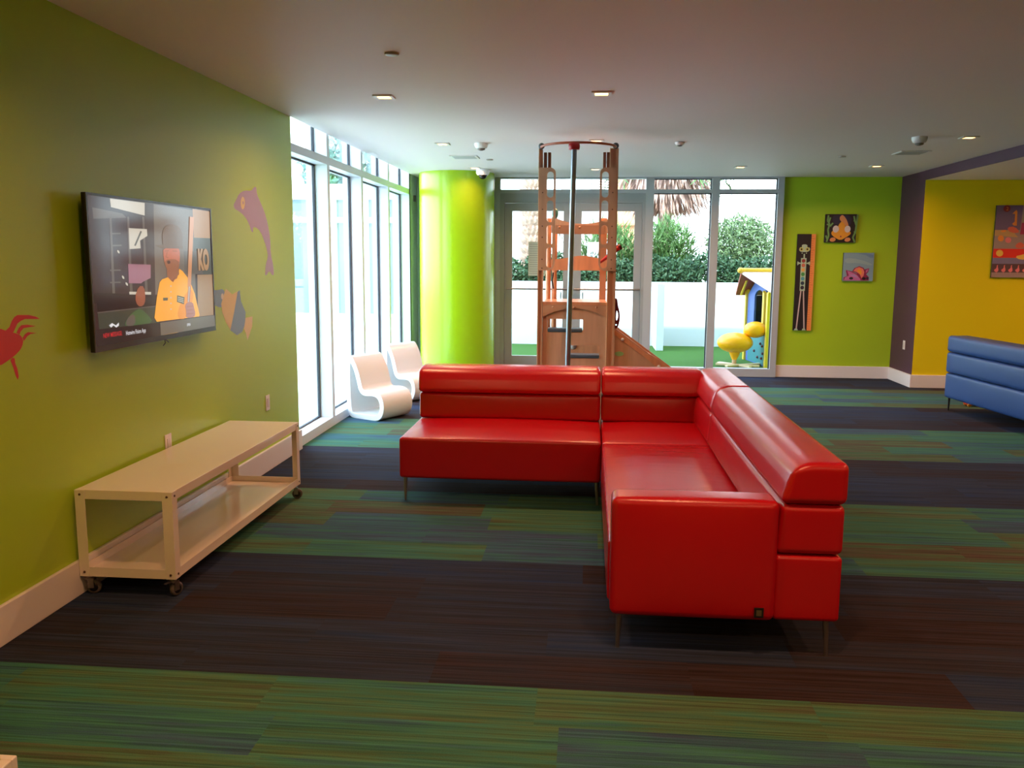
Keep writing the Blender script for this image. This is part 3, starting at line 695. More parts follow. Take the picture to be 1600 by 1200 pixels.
decal('crab_mural', 'coral red crab painted on the green wall, cut by the left picture edge', 'wall mural', [
    (d7((-260, 430), (-150, 380), (0, 400), (80, 430), (200, 460), (290, 490), (330, 545), (335, 610), (300, 700), (215, 790), (120, 860), (0, 940), (-200, 960), (-320, 820), (-330, 600)), CRD, 1),
    (d7((80, 430), (135, 380), (170, 290), (205, 235), (250, 205), (420, 205), (520, 230), (575, 260), (500, 262), (360, 262), (300, 290), (250, 330), (195, 450), (150, 480)), CRD, 0),
    (d7((235, 460), (270, 390), (310, 350), (400, 345), (515, 365), (420, 380), (340, 395), (300, 440), (280, 490)), CRD, 0),
    (d7((325, 535), (360, 480), (400, 452), (530, 465), (440, 478), (395, 510), (345, 580)), CRD, 0),
    (d7((150, 860), (175, 820), (210, 830), (220, 900), (250, 980), (270, 1090), (255, 1140), (225, 1080), (190, 960)), CRD, 0)])

# ------------------------------------------------------------------ pictures on the back walls
def canvas(name, label, cat, x0, x1, z0, z1, Y, depth=.035, edge=(40, 36, 36)):
    t = thing(name, label, cat, ((x0+x1)/2, Y, z0)); q = MB(); q.box(x0, Y-depth, z0, x1, Y-.0005, z1); q.build('canvas_frame', mat('canvas edge %d %d %d' % edge, edge, .7), t, bevel=.002)
    return t
def ca(c, *p): return [(1280+x/13.333, c+y/13.333) for x, y in p]
def pm(k, c): return mat('picture '+k, c, .55)
BK, NV, CORG, CPEA, CGR, CWH, CPK, CLI, CSK, CRS = pm('black', (34, 28, 34)), pm('navy', (46, 40, 66)), pm('orange', (232, 160, 50)), pm('peach', (222, 148, 96)), pm('sea green', (112, 160, 92)), pm('white', (222, 212, 210)), pm('pink', (196, 110, 160)), pm('lilac', (180, 140, 190)), pm('sky', (132, 162, 176)), pm('crimson', (140, 36, 80))
t = canvas('fish_painting', 'square dark painting of a yellow big-eyed fish among green weed, above the sky-blue one', 'painting', 3.165, 3.575, 1.85, 2.228, YB)
A = Art(dict(Y=YB-.0352), (0, -1, 0), pix=False, org=(3.165, YB-.0352, 1.85), u=(.41/1, 0, 0), v=(0, 0, .378))
def q1(*p): return [((x-150)/(750-150), 1-(y-190)/(790-190)) for x, y in p]
A.poly([(0, 0), (1, 0), (1, 1), (0, 1)], BK)
A.poly(q1((270, 220), (420, 200), (650, 230), (640, 420), (560, 440), (400, 420), (300, 400)), NV, 1)
for L in ([(200, 215), (190, 330), (230, 400), (205, 520), (225, 640), (190, 780)], [(295, 375), (240, 450)], [(240, 260), (215, 360)], [(180, 400), (215, 420)], [(170, 640), (200, 720)], [(690, 230), (710, 330), (745, 430)], [(760, 200), (745, 420), (735, 560), (690, 680), (730, 780)], [(690, 320), (720, 340)], [(715, 550), (735, 600)]): A.line(q1(*L), .055, CGR)
A.poly(q1((460, 200), (510, 240), (560, 320), (600, 440), (560, 470), (500, 380), (430, 330), (412, 260)), CPEA, 1)
A.poly(q1((470, 330), (530, 420), (560, 520), (640, 560), (650, 610), (560, 680), (455, 745), (350, 690), (265, 610), (290, 540), (380, 500), (410, 400)), CORG, 1)
A.poly(q1(*[(355+60*math.cos(a*PI/8), 505+75*math.sin(a*PI/8)) for a in range(16)]), CWH)
A.poly(q1(*[(580+58*math.cos(a*PI/8), 505+72*math.sin(a*PI/8)) for a in range(16)]), CWH)
A.poly(q1(*[(458+14*math.cos(a*PI/4), 662+18*math.sin(a*PI/4)) for a in range(8)]), CRS)
for cx in (310, 595): A.poly(q1((cx-65, 740), (cx-40, 690), (cx+30, 680), (cx+60, 730), (cx+20, 772), (cx-40, 770)), CPEA, 1)
A.mb.build('painted_picture', A.mats, t)
t = canvas('pink_creature_painting', 'square sky-blue painting of a pink pointed-eared creature, lower right of the fish painting', 'painting', 3.43, 3.83, 1.335, 1.715, YB)
A = Art(dict(Y=0), (0, -1, 0), pix=False, org=(3.43, YB-.0352, 1.335), u=(.40, 0, 0), v=(0, 0, .38))
def q2(*p): return [((x-510)/(1130-510), 1-(y-190)/(795-190)) for x, y in p]
A.poly([(0, 0), (1, 0), (1, 1), (0, 1)], CSK)
A.poly(q2((520, 200), (900, 210), (1120, 330), (1110, 200)), pm('deep sky', (112, 144, 172)), 1)
A.poly(q2((535, 300), (800, 320), (1100, 420), (1090, 470), (800, 400), (540, 420)), pm('pale sky', (150, 176, 176)), 1)
A.poly(q2((530, 785), (530, 720), (600, 690), (570, 560), (700, 590), (800, 640), (900, 560), (1050, 520), (1030, 600), (990, 650), (1050, 710), (1050, 785)), CRS)
A.poly(q2((545, 780), (560, 720), (640, 680), (600, 575), (700, 610), (800, 660), (880, 750), (880, 780)), CPK)
A.poly(q2((650, 660), (760, 650), (850, 740), (700, 690)), CLI)
A.poly(q2((700, 590), (740, 520), (840, 475), (930, 510), (975, 590), (960, 680), (905, 750), (860, 680), (780, 615)), CRS)
A.poly(q2((725, 580), (770, 520), (840, 495), (920, 530), (950, 600), (940, 680), (900, 735), (860, 650), (790, 600)), pm('salmon', (232, 128, 110)))
A.poly(q2((790, 580), (850, 530), (900, 580), (890, 680), (840, 610)), CORG, 1)
A.poly(q2((980, 560), (1040, 535), (1010, 600), (980, 620)), CPK)
A.poly(q2(*[(690+42*math.cos(a*PI/6), 738+28*math.sin(a*PI/6)) for a in range(12)]), BK)
A.poly(q2(*[(950+40*math.cos(a*PI/6), 742+30*math.sin(a*PI/6)) for a in range(12)]), BK)
A.poly(q2(*[(1020+26*math.cos(a*PI/6), 735+28*math.sin(a*PI/6)) for a in range(12)]), NV)
A.mb.build('painted_picture', A.mats, t)
# growth chart
t = canvas('height_chart', 'tall black height chart with a thin robot figure and orange ruler strip', 'height chart', 2.81, 3.052, .652, 1.962, YB, .03)
A = Art(dict(Y=0), (0, -1, 0), pix=False, org=(2.81, YB-.0302, .652), u=(.242, 0, 0), v=(0, 0, 1.31))
def q3(*p): return [((x-(160-(y-100)*.012))/(345-160), 1-(y-100)/(1108-100)) for x, y in p]
A.poly([(0, 0), (1, 0), (1, 1), (0, 1)], BK)
A.poly([(.76, 0), (1, 0), (1, 1), (.76, 1)], pm('ruler orange', (236, 146, 80)))
for k in range(1, 42): A.poly([(.76, k/42), (.76+(.2 if k % 5 == 0 else .11), k/42), (.76+(.2 if k % 5 == 0 else .11), k/42+.0022), (.76, k/42+.0022)], pm('tick brown', (150, 84, 52)))
PALE = pm('pale mint', (176, 200, 176)); LEGW = pm('leg white', (204, 186, 184))
A.poly(q3((205, 207), (260, 207), (262, 245), (285, 235), (292, 262), (270, 284), (225, 286), (185, 280), (178, 255), (190, 235), (206, 240)), PALE, 1)
for cx in (203, 262):
    A.poly(q3(*[(cx+22*math.cos(a*PI/6), 257+21*math.sin(a*PI/6)) for a in range(12)]), pm('eye yellow', (200, 200, 110)))
    A.poly(q3(*[(cx+9*math.cos(a*PI/6), 257+10*math.sin(a*PI/6)) for a in range(12)]), BK)
for cx in (211, 254): A.poly(q3(*[(cx+6*math.cos(a*PI/4), 297+6*math.sin(a*PI/4)) for a in range(8)]), PALE)
A.poly(q3((226, 305), (240, 305), (240, 350), (226, 350)), PALE)
A.poly(q3((202, 348), (258, 348), (253, 690), (200, 690)), PALE)
for k, c in enumerate(((150, 60, 60), (206, 110, 84), (226, 170, 90), (70, 150, 80), (84, 160, 176), (40, 60, 84), (50, 44, 60))):
    A.poly(q3(*[(229-k*.6+19*math.cos(a*PI/7), 377+k*46.5+20*math.sin(a*PI/7)) for a in range(14)]), pm('dot %d' % k, c))
for s_ in (-1, 1):
    A.poly(q3((230+s_*29, 398), (230+s_*48, 392), (230+s_*62, 380), (230+s_*66, 402), (230+s_*62, 426), (230+s_*48, 410), (230+s_*29, 408)), PALE)
A.poly(q3((207, 690), (220, 690), (188, 1085), (175, 1085)), LEGW); A.poly(q3((234, 690), (246, 690), (268, 1085), (254, 1085)), LEGW)
for cx in (178, 258): A.poly(q3((cx-20, 1106), (cx-12, 1088), (cx+10, 1084), (cx+22, 1106)), PALE)
A.mb.build('painted_board', A.mats, t)
# poster on the yellow wall
t = canvas('animal_poster', 'large canvas with giraffe, red band and pink flamingos on the yellow wall', 'painting', 5.0, 6.0, 1.412, 2.296, YY, .03, (60, 66, 40))
A = Art(dict(Y=0), (0, -1, 0), pix=False, org=(5.0, YY-.0302, 1.412), u=(1.0, 0, 0), v=(0, 0, .884))
def q4_(*p): return [((x-(300-(y-170)*.055))/930, 1-(y-170)/(1065-170)) for x, y in p]
A.poly([(0, 0), (1, 0), (1, 1), (0, 1)], pm('poster grey', (168, 142, 138)))
A.poly([(0, .66), (.30, .66), (.31, 1), (0, 1)], pm('poster violet', (128, 100, 132)))
A.poly([(.32, .75), (1, .75), (1, 1), (.32, 1)], pm('poster beige', (170, 156, 128)))
A.poly([(.30, .60), (1, .60), (1, .76), (.31, .76)], pm('poster magenta', (176, 50, 96)))
A.poly([(0, .58), (.28, .56), (.2, .66), (0, .66)], pm('poster sand', (206, 160, 104)))
A.poly([(0, .275), (1, .275), (1, .40), (0, .40)], pm('poster red', (236, 46, 36)))
A.poly([(0, .19), (1, .19), (1, .27), (0, .27)], pm('poster blue', (130, 122, 160)))
A.poly([(0, .07), (1, .07), (1, .19), (0, .19)], pm('poster charcoal', (96, 70, 78)))
PF = pm('flamingo pink', (240, 130, 136)); OR = pm('poster orange', (246, 150, 62)); DR = pm('poster dark red', (150, 40, 56))
A.poly(ell(.12, .955, .042, .047), DR); A.mb.text('2', (5.0+.108, YY-.0302-.006, 1.412+.884*.93), (1, 0, 0), (0, 0, 1), .06, A.mi(OR), depth=.0002)
A.poly(q4_((470, 275), (515, 225), (525, 250), (522, 420), (490, 420), (470, 400), (498, 370), (500, 275)), OR)
A.poly(q4_((420, 440), (500, 430), (560, 500), (500, 515), (430, 490)), pm('poster salmon', (226, 104, 82)), 1)
A.poly(q4_((350, 480), (410, 470), (400, 500), (350, 500)), OR, 1)
A.poly(q4_(*[(350+34*math.cos(a*PI/7), 578+38*math.sin(a*PI/7)) for a in range(14)]), OR); A.poly(q4_(*[(432+34*math.cos(a*PI/7), 600+36*math.sin(a*PI/7)) for a in range(14)]), PF)
A.poly(q4_((510, 660), (560, 620), (610, 650), (600, 700), (520, 700)), pm('poster salmon', (226, 104, 82)), 1)
A.poly(q4_(*[(340+40*math.cos(a*PI/7), 762+42*math.sin(a*PI/7)) for a in range(14)]), pm('poster yellow', (244, 196, 84)))
A.poly(q4_((510, 800), (590, 780), (640, 760), (760, 790), (700, 830), (560, 845)), pm('poster yellow', (244, 196, 84)), 1)
for k in range(9):
    cx = 300+k*78; A.poly(q4_((cx-20, 970), (cx+10, 950), (cx+12, 915), (cx+26, 905), (cx+22, 930), (cx+34, 975), (cx+20, 998), (cx-8, 996)), PF, 1)
    A.line(q4_((cx+8, 995), (cx+8, 1020)), .004, PF)
A.mb.build('painted_picture', A.mats, t)

# ------------------------------------------------------------------ white S-shaped children's chairs: a looped band, real thickness
def s_chair(loc, rz, label, handle):
    t = thing('childrens_chair', label, 'chair', loc, rz, 'white moulded children\'s chairs')
    W_ = .44; th = .027
    # profile in (s, z): s=0 front, s=.52 rear; drawn as the middle line of the band
    P = [(.50, .57), (.43, .50), (.385, .42), (.355, .34), (.335, .275), (.30, .245), (.25, .24), (.18, .245), (.12, .245), (.06, .225), (.025, .18), (.015, .125), (.03, .07), (.07, .03), (.12, .02), (.22, .02), (.34, .02), (.44, .02), (.485, .03), (.505, .07), (.515, .14), (.520, .22), (.523, .32), (.522, .42), (.516, .50)]
    P = smoothpoly([(p*.88, z*1.09) for p, z in P], 2); n = len(P)
    q = MB(); outer = []; inner = []
    cx = sum(p[0] for p in P)/n
    area = sum(P[i][0]*P[(i+1) % n][1]-P[(i+1) % n][0]*P[i][1] for i in range(n))
    sg = 1 if area > 0 else -1
    for i in range(n):
        a, b = P[i-1], P[(i+1) % n]; dx, dz = b[0]-a[0], b[1]-a[1]; L = math.hypot(dx, dz); nx, nz = dz/L*sg, -dx/L*sg
        outer.append((P[i][0]+nx*th, P[i][1]+nz*th)); inner.append((P[i][0]-nx*th, P[i][1]-nz*th))
    zmin = min(p[1] for p in outer)
    v = []
    for y in (0, W_):
        for ring in (outer, inner):
            for s_, z in ring: v.append((s_, y, z-zmin))
    f_ = []
    for i in range(n):
        j = (i+1) % n
        f_ += [(i, j, n*2+j, n*2+i), (n+j, n+i, 3*n+i, 3*n+j), (j, i, n+i, n+j), (2*n+i, 2*n+j, 3*n+j, 3*n+i)]
    q.add(v, f_, 0, False)
    o = q.build('chair_body', WHITEP, t, world=False, bevel=.004)
    return t
# local x = from front to rear, y = across; x axis turned so the front looks to the camera's right
def place(front, rear):
    d = Vector(rear)-Vector(front); return math.atan2(d.y, d.x)
a = place((-2.045, 8.22), (-2.36, 8.62))
# extrusion must run away from the window: local +y = rotated +90deg of x; mirror by starting at the far side
def s_at(front, rz, label):
    off = Vector((math.sin(rz), -math.cos(rz), 0))*.44     # shift so the left side face touches the measured corner
    t = s_chair((front[0]+off.x, front[1]+off.y, 0), rz, label, False); return t
a = math.atan2(.47, -.88)
s_at((-2.0, 8.22), a, 'front white looped children\'s chair by the window, nearest the red sofa end')
s_at((-1.93, 9.42), a-.08, 'rear white looped children\'s chair, half hidden behind the front one')

# ------------------------------------------------------------------ climbing tower
YT = 8.0
tw = thing('climbing_tower', 'wooden indoor climbing tower with ladder panels, ramp and fireman pole', 'play structure', (-.12, 8.3, 0))
DEP = .62
# corner posts: each a board with a pale edge
for x0, x1, y, nm in ((-.475, -.425, YT, 'post'), (.165, .245, YT, 'post')):
    q = MB(); w3 = (x1-x0)/3
    q.box(x0, y-.01, 0, x0+.006, y+.12, 2.595, 1); q.box(x0+.006, y, 0, x0+w3, y+.12, 2.59, 0); q.box(x0+w3, y+.02, 0, x0+2*w3, y+.12, 2.59, 0); q.box(x0+2*w3, y, 0, x1-.003, y+.12, 2.42 if x0 < 0 else 2.59, 0)
    q.build(nm, [WOOD, WOODE], tw)
for x in (-.405, -.345):
    q = MB(); q.tube([(x, YT+DEP, 0), (x, YT+DEP, 2.0)], .026, seg=16); q.build('round_post', WOODO, tw)
q = MB(); q.box(.10, YT+DEP-.03, 0, .165, YT+DEP+.02, 2.0); q.build('rear_post', WOODO, tw)
for x in (-.45, .215):
    q = MB(); q.ball((x, YT-.01, 2.61), .028); q.build('post_cap', mat('grey cap', (96, 98, 98), .4), tw)
# ladder panels with stadium holes
def ladder(x0, x1, flip):
    w_ = x1-x0; H0, H1 = 1.50, 2.42
    if flip: out = [(x1, H0), (x1, H1), (x0+.05, H1)] + [(x0+.05-.05*math.sin(k*PI/12), H1-.05+.05*math.cos(k*PI/12)) for k in range(1, 7)] + [(x0, H0+.06), (x0+.02, H0+.015), (x0+.05, H0)]
    else: out = [(x0, H0), (x0, H1), (x1-.05, H1)] + [(x1-.05+.05*math.sin(k*PI/12), H1-.05+.05*math.cos(k*PI/12)) for k in range(1, 7)] + [(x1, H0+.06), (x1-.02, H0+.015), (x1-.05, H0)]
    hx0, hx1 = (x0+.018, x0+.078) if flip else (x1-.078, x1-.018)
    hs = [rrect(hx0, a, hx1, b, .029) for a, b in ((2.155, 2.385), (1.935, 2.13), (1.735, 1.91), (1.525, 1.71))]
    q = MB(); q.plate(out, hs, (0, YT-.012, 0), (1, 0, 0), (0, 0, 1), .022); o = q.build('ladder_panel', WOOD, tw)
    for k in (1.52, 1.60, 1.80, 1.90, 2.05, 2.2):
        q = MB(); q.lathe([(0, .003), (.005, .002), (.006, 0)], ((x1-.035 if flip else x0+.035), YT-.0235, k), axis=(0, -1, 0), seg=8); q.build('screw', mat('screw', (110, 84, 70), .3, .7), o)
ladder(-.470, -.318, False); ladder(.080, .232, True)
for x in (-.418, -.380, .118, .150):
    q = MB(); q.box(x-.012, YT+.03, 2.40, x+.014, YT+.11, 2.56); q.build('top_block', mat('dark stained block', (120, 70, 46), .5), tw)
# curved top ring and pole
q = MB(); q.tube([(-.118-.335*math.cos(k*PI/20), YT-.33*math.sin(k*PI/20), 2.60) for k in range(21)], .011, seg=8); q.build('top_ring', mat('ring steel orange', (176, 96, 66), .35), tw)
q = MB(); q.lathe([(0, -.055), (.046, -.055), (.05, -.03), (.046, 0), (0, 0)], (-.150, YT-.325, 2.595)); q.build('pole_clamp', mat('red plastic', (176, 30, 36), .35), tw)
q = MB(); q.tube([(-.150, YT-.325, 2.55), (-.187, YT-.325, 0)], .0235, seg=20); q.build('fireman_pole', mat('galvanised pole', (138, 150, 160), .28, .8), tw)
q = MB(); q.lathe([(0, .008), (.06, .008), (.065, 0)], (-.187, YT-.325, 0.0)); q.build('pole_foot', BLACKP, tw)
# rear boards
yr = YT+DEP-.03
top = [(-.375+.55*k/16, 1.945+.06*(((k-8)/8)**2)+.012*(8-k)/8) for k in range(17)]
q = MB(); q.plate([(-.375, 1.855)]+top+[(.175, 1.855)], [], (0, yr-.04, 0), (1, 0, 0), (0, 0, 1), .03); q.build('rear_rail', WOOD, tw)
q = MB(); q.box(-.36, yr-.06, 1.845, .14, yr-.057, 1.93); 
for x in (-.30, -.10): q.lathe([(0, .004), (.012, .003), (.013, 0)], (x, yr-.06, 1.91), axis=(0, -1, 0), seg=12)
q.build('rail_cover', mat('brown board', (176, 128, 96), .5), tw)
hump = [(-.375+.55*k/20, 1.60+.038*math.exp(-((k-11)/6.0)**2)) for k in range(21)]
q = MB(); q.plate([(-.375, 1.495)]+hump+[(.175, 1.495)], [], (0, yr-.04, 0), (1, 0, 0), (0, 0, 1), .03); q.build('middle_rail', WOODO, tw)
# deck and front climbing panel
q = MB(); q.box(-.425, YT+.005, 1.185, .165, YT+DEP+.05, 1.212); q.build('deck', WOODO, tw)
q = MB(); arc = [(-.425+.59*k/16, 1.155-.085*((k-8)/8)**2) for k in range(17)]
q.plate([(-.425, 1.184)]+arc+[(.165, 1.184)], [], (0, YT+.012, 0), (1, 0, 0), (0, 0, 1), .02)
for x in (-.33, -.13, .07): q.lathe([(0, .004), (.009, .003), (.010, 0)], (x, YT+.0015, 1.165), axis=(0, -1, 0), seg=12)
q.build('arch_fascia', mat('arch board', (200, 148, 112), .5), tw)
q = MB(); q.plate([(-.385, 0), (.165, 0), (.165, 1.184), (-.385, 1.184)], [rrect(-.382+.004, .941, -.05, 1.052, .012), rrect(-.212, .700, .110, .808, .008), rrect(-.3, .42, -.02, .53, .01)], (0, YT+.036, 0), (1, 0, 0), (0, 0, 1), .022); q.build('climbing_panel', WOOD, tw)
q = MB(); q.box(-.424, YT+.03, 0, -.387, YT+.05, 1.184); q.build('side_batten', mat('arch board', (176, 120, 84), .5), tw)
TR = mat('slate blue tread', (70, 92, 108), .4)
for a, b, z in ((-.378, -.055, .965), (-.208, .106, .724), (-.296, -.024, .445)): q = MB(); q.box(a, YT+.015, z-.034, b, YT+.16, z); q.build('foothold', TR, tw, bevel=.008)
q = MB(); q.box(-.2, YT+.5, .4, .14, YT+.52, 1.18); q.build('rear_panel', WOOD, tw) if False else None
q = MB(); q.plate([(-.40, 0), (.165, 0), (.165, .90), (-.40, .90)], [rrect(-.30, .25, .05, .55, .05)], (0, YT+DEP, 0), (1, 0, 0), (0, 0, 1), .022); q.build('rear_panel', WOODO, tw)
q = MB(); q.lathe([(0, .012), (.03, .01), (.035, 0)], (-.15, YT+DEP-.012, .745), axis=(0, -1, 0), seg=20); q.build('round_boss', mat('pale grey boss', (186, 184, 184), .4), tw)
# maroon hand grip (side of the ramp)
gp = smoothpoly([(.232, 1.245), (.262, 1.25), (.268, 1.19), (.285, 1.13), (.292, 1.07), (.28, 1.00), (.262, .965), (.232, .96)], 1)
q = MB(); q.plate(gp, [smoothpoly([(.256, 1.14), (.270, 1.12), (.276, 1.075), (.262, 1.04), (.254, 1.05)], 1), ell(.256, 1.003, .008, .008, 10)], (0, YT+.06, 0), (1, 0, 0), (0, 0, 1), .03); q.build('hand_grip', mat('maroon plastic', (104, 20, 34), .3), tw)
# red telescope
q = MB(); q.tube([(.10, YT+.30, 1.575), (.165, YT+.32, 1.625), (.275, YT+.36, 1.715)], [.012, .018, .024], seg=14); q.build('telescope_tube', mat('red plastic', (176, 30, 36), .35), tw)
q = MB(); q.tube([(.272, YT+.359, 1.713), (.290, YT+.366, 1.727)], .030, seg=14); q.build('telescope_end', mat('dark red rubber', (84, 24, 26), .5), tw)
q = MB(); q.tube([(-.332, YT+.3, 2.05), (-.332, YT+.3, 2.00)], .018, seg=12); q.ball((-.332, YT+.3, 2.03), .03, .03, .05); q.build('knob', mat('teal knob', (70, 130, 116), .4), tw)
q = MB(); q.tube([(-.335, YT+.1, 1.48), (-.345, YT+.1, 1.40), (-.33, YT+.1, 1.33)], .007, seg=8); q.build('strap', BLACKP, tw)
# ramp with two side panels
def ramp_side(y, nm):
    out = [(.246, 0), (1.50, 0), (1.46, .09), (.246, .975)]
    q = MB(); q.plate(out, [], (0, y, 0), (1, 0, 0), (0, 0, 1), .024); o = q.build(nm, WOOD, tw); return o
q = MB(); q.plate(ell(.29, .735, .042, .022, 20), [], (0, YT+.035, 0), (1, 0, 0), (0, 0, 1), .004); q.build('oval_badge', mat('pale green badge', (150, 206, 140), .4), tw)
rs_ = ramp_side(YT+.05, 'ramp_side'); ramp_side(YT+.55, 'ramp_side')
d = Vector((1.214, 0, -.885)).normalized(); nn_ = Vector((.885, 0, 1.214)).normalized()
q = MB(); c_ = Vector((.853, YT+.3, .535))-nn_*.055; q.obox(c_, d*.74, Vector((0, .235, 0)), nn_*.012); q.build('ramp_surface', WOODO, tw)
for k in range(5):
    c_ = Vector((.30, YT+.3, .935))+d*(.12+k*.27)-nn_*.03; q = MB(); q.obox(c_, d*.018, Vector((0, .235, 0)), nn_*.012); q.build('ramp_rung', WOODO, tw)
q = MB(); c_ = Vector((.853, YT+.034, .515)); q.obox(c_-nn_*.02, d*.75, Vector((0, .006, 0)), nn_*.018); q.build('ramp_edge', WOODO, tw)
for k, tt in ((0, .10), (1, .52)):
    p_ = Vector((.25, YT+.027, .945))+d*tt-nn_*.02; q = MB(); q.lathe([(0, .008), (.014, .007), (.016, 0)], p_, axis=(0, -1, 0), seg=14); q.build('ramp_bolt', WHITEP, tw)
q = MB(); q.plate(smoothpoly([(.55, .745), (.60, .725), (.70, .655), (.73, .60), (.70, .585), (.62, .625), (.55, .70)], 1), [], (0, YT+.032, 0), (1, 0, 0), (0, 0, 1), .012); q.build('ramp_grip', WOODO, tw)

# ------------------------------------------------------------------ notice on the door glass
t = thing('door_notice', 'pale printed notice sheet on the left door glass', 'notice', (-.76, 12.18, 1.37))
q = MB(); q.box(-.855, 12.183, 1.372, -.62, 12.187, 1.842); q.build('sheet', mat('notice paper', (196, 208, 200), .7), t)
q = MB()
for k in range(14): q.box(-.84, 12.1815, 1.40+k*.031, -.635-.03*(k % 3), 12.1828, 1.408+k*.031)
q.build('printed_lines', mat('notice print', (150, 164, 160), .7), t)

# ------------------------------------------------------------------ outside: patio behind the doors
g = MB(); g.add([(-2.6, 12.45, -.012), (14, 12.45, -.012), (14, 17.2, -.012), (-2.6, 17.2, -.012)], [(0, 1, 2, 3)]); o = g.build('lawn_patio', mat('artificial turf', (76, 110, 48), .95, 0, .1, noise=(160, .25), bump=(400, .6))); o['kind'] = 'structure'
g = MB(); g.box(-60, -20, -.1, -2.63, 45, -.02); o = g.build('paving_left', mat('white paving', (226, 226, 220), .7, noise=(.8, .05))); o['kind'] = 'structure'
g = MB(); g.box(-2.63, 17.2, -.3, 60, 60, -.03); o = g.build('ground_garden', mat('garden soil', (120, 112, 90), .9)); o['kind'] = 'structure'
PW = mat('white stucco', (226, 230, 232), .8, bump=(60, .08))
g = MB(); g.box(-2.2, 16.5, -.012, 9, 16.72, 1.185); o = g.build('wall_patio', PW); o['kind'] = 'structure'
g = MB(); g.box(1.215, 15.6, -.012, 1.345, 16.499, 1.18); o = g.build('wall_pier', PW, bevel=.005); o['kind'] = 'structure'

LEAF = {}
def leafmat(nm, c):
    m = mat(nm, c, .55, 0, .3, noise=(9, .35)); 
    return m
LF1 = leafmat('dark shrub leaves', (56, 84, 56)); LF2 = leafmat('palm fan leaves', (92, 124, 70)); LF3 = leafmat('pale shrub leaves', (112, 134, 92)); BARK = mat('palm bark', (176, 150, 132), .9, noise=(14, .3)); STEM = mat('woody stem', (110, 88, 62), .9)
def leaves(q, c, r, n, L, w_, mi=0, up=0.3):
    c = Vector(c)
    for _ in range(n):
        while True:
            p = Vector((random.uniform(-1, 1), random.uniform(-1, 1), random.uniform(-1, 1)))
            if p.length <= 1: break
        p = Vector((p.x*r[0], p.y*r[1], p.z*r[2]))*(random.random()**.0)
        d = Vector((random.gauss(0, 1), random.gauss(0, 1), random.gauss(0, 1)+up)).normalized(); s_ = d.cross(Vector((random.gauss(0, 1), random.gauss(0, 1), random.gauss(0, 1)))).normalized()
        l_ = L*random.uniform(.6, 1.3); b = c+p
        q.add([b, b+d*l_*.5+s_*w_, b+d*l_, b+d*l_*.5-s_*w_], [(0, 1, 2, 3)], mi)
def shrub(nm, label, cat, x, y, r, z, n, L, w_, m, group=None, stems=True):
    t = thing(nm, label, cat, (x, y, -.03), 0, group)
    q = MB(); leaves(q, (x, y, z), r, n, L, w_); q.build('foliage', m, t)
    q = MB()
    for k in range(4): q.tube([(x+.05*k-.1, y, -.03), (x+(k-1.5)*r[0]*.3, y+.03*k, z)], .02, seg=6, r1=.008)
    q.build('stems', STEM, t)
hx = [-1.9, -.75, .35, 1.35, 2.3, 3.3, 4.4]
hw = ['leftmost behind the left door glass', 'in the left door glass', 'behind the tower and utility box', 'above the white pier', 'behind the second window mullion', 'behind the playhouse roof', 'rightmost, past the window edge']
for i, x in enumerate(hx): shrub('hedge_shrub', 'dark green shrub above the patio wall, '+hw[i], 'shrub', x, 17.35, (.72, .42, .42), 1.28+.05*math.sin(i*2), 2600, .10, .022, LF1, 'dark hedge shrubs behind the patio wall')
def spiky(x, y, z0, R_, n, m, label, nm='areca_palm', cat='palm', L=1.0, hspread=1.0):
    t = thing(nm, label, cat, (x, y, -.03)); q = MB(); st = MB()
    for k in range(n):
        a = random.uniform(0, 2*PI); el = random.uniform(.45, 1.45); d = Vector((math.cos(a)*math.cos(el)*hspread, math.sin(a)*math.cos(el)*.6, math.sin(el))); b = Vector((x+random.gauss(0, .12), y+random.gauss(0, .1), z0)); L_ = R_*random.uniform(.6, 1.05)
        pts = [b+d*(L_*s_)+Vector((d.x*.25, d.y*.25, -.42))*(L_*s_*s_*.6) for s_ in [j/8 for j in range(9)]]
        st.tube(pts, .008, seg=5, r1=.003)
        for j in range(2, 9):
            tang = (pts[j]-pts[j-1]).normalized(); sd_ = tang.cross(Vector((random.gauss(0, .2), random.gauss(0, .2), 1))).normalized()
            for s2 in (-1, 1):
                for h_ in (0, .5):
                    b0 = pts[j-1]+(pts[j]-pts[j-1])*h_; dd = (sd_*s2+tang*.8+Vector((0, 0, -.2+random.gauss(0, .15)))).normalized(); ll = .30*R_*(1-abs(j/8-.55))*L; w0 = Vector((0, 0, 1)).cross(dd)*.011
                    q.add([b0, b0+dd*ll*.5+w0, b0+dd*ll, b0+dd*ll*.5-w0], [(0, 1, 2, 3)])
    leaves(q, (x, y, z0+R_*.36), (R_*.36, .35, R_*.42), int(n*30), .30, .014, up=1.4); q.build('fronds', m, t); st.tube([(x, y, -.03), (x, y, z0+.1)], .06, seg=8); st.build('trunk', STEM, t)
spiky(.42, 18.2, .9, 1.75, 60, LF2, 'feathery green palm behind the tower, above the patio wall')
spiky(1.55, 18.3, 1.0, 1.75, 62, LF2, 'tall feathery palm in the first fixed light of the back wall')
shrub('bushy_tree', 'pale green bushy tree in the right-hand back window above the hedge', 'tree', 3.15, 18.6, (.72, .5, .62), 1.90, 4200, .15, .016, LF3)
q_ = None
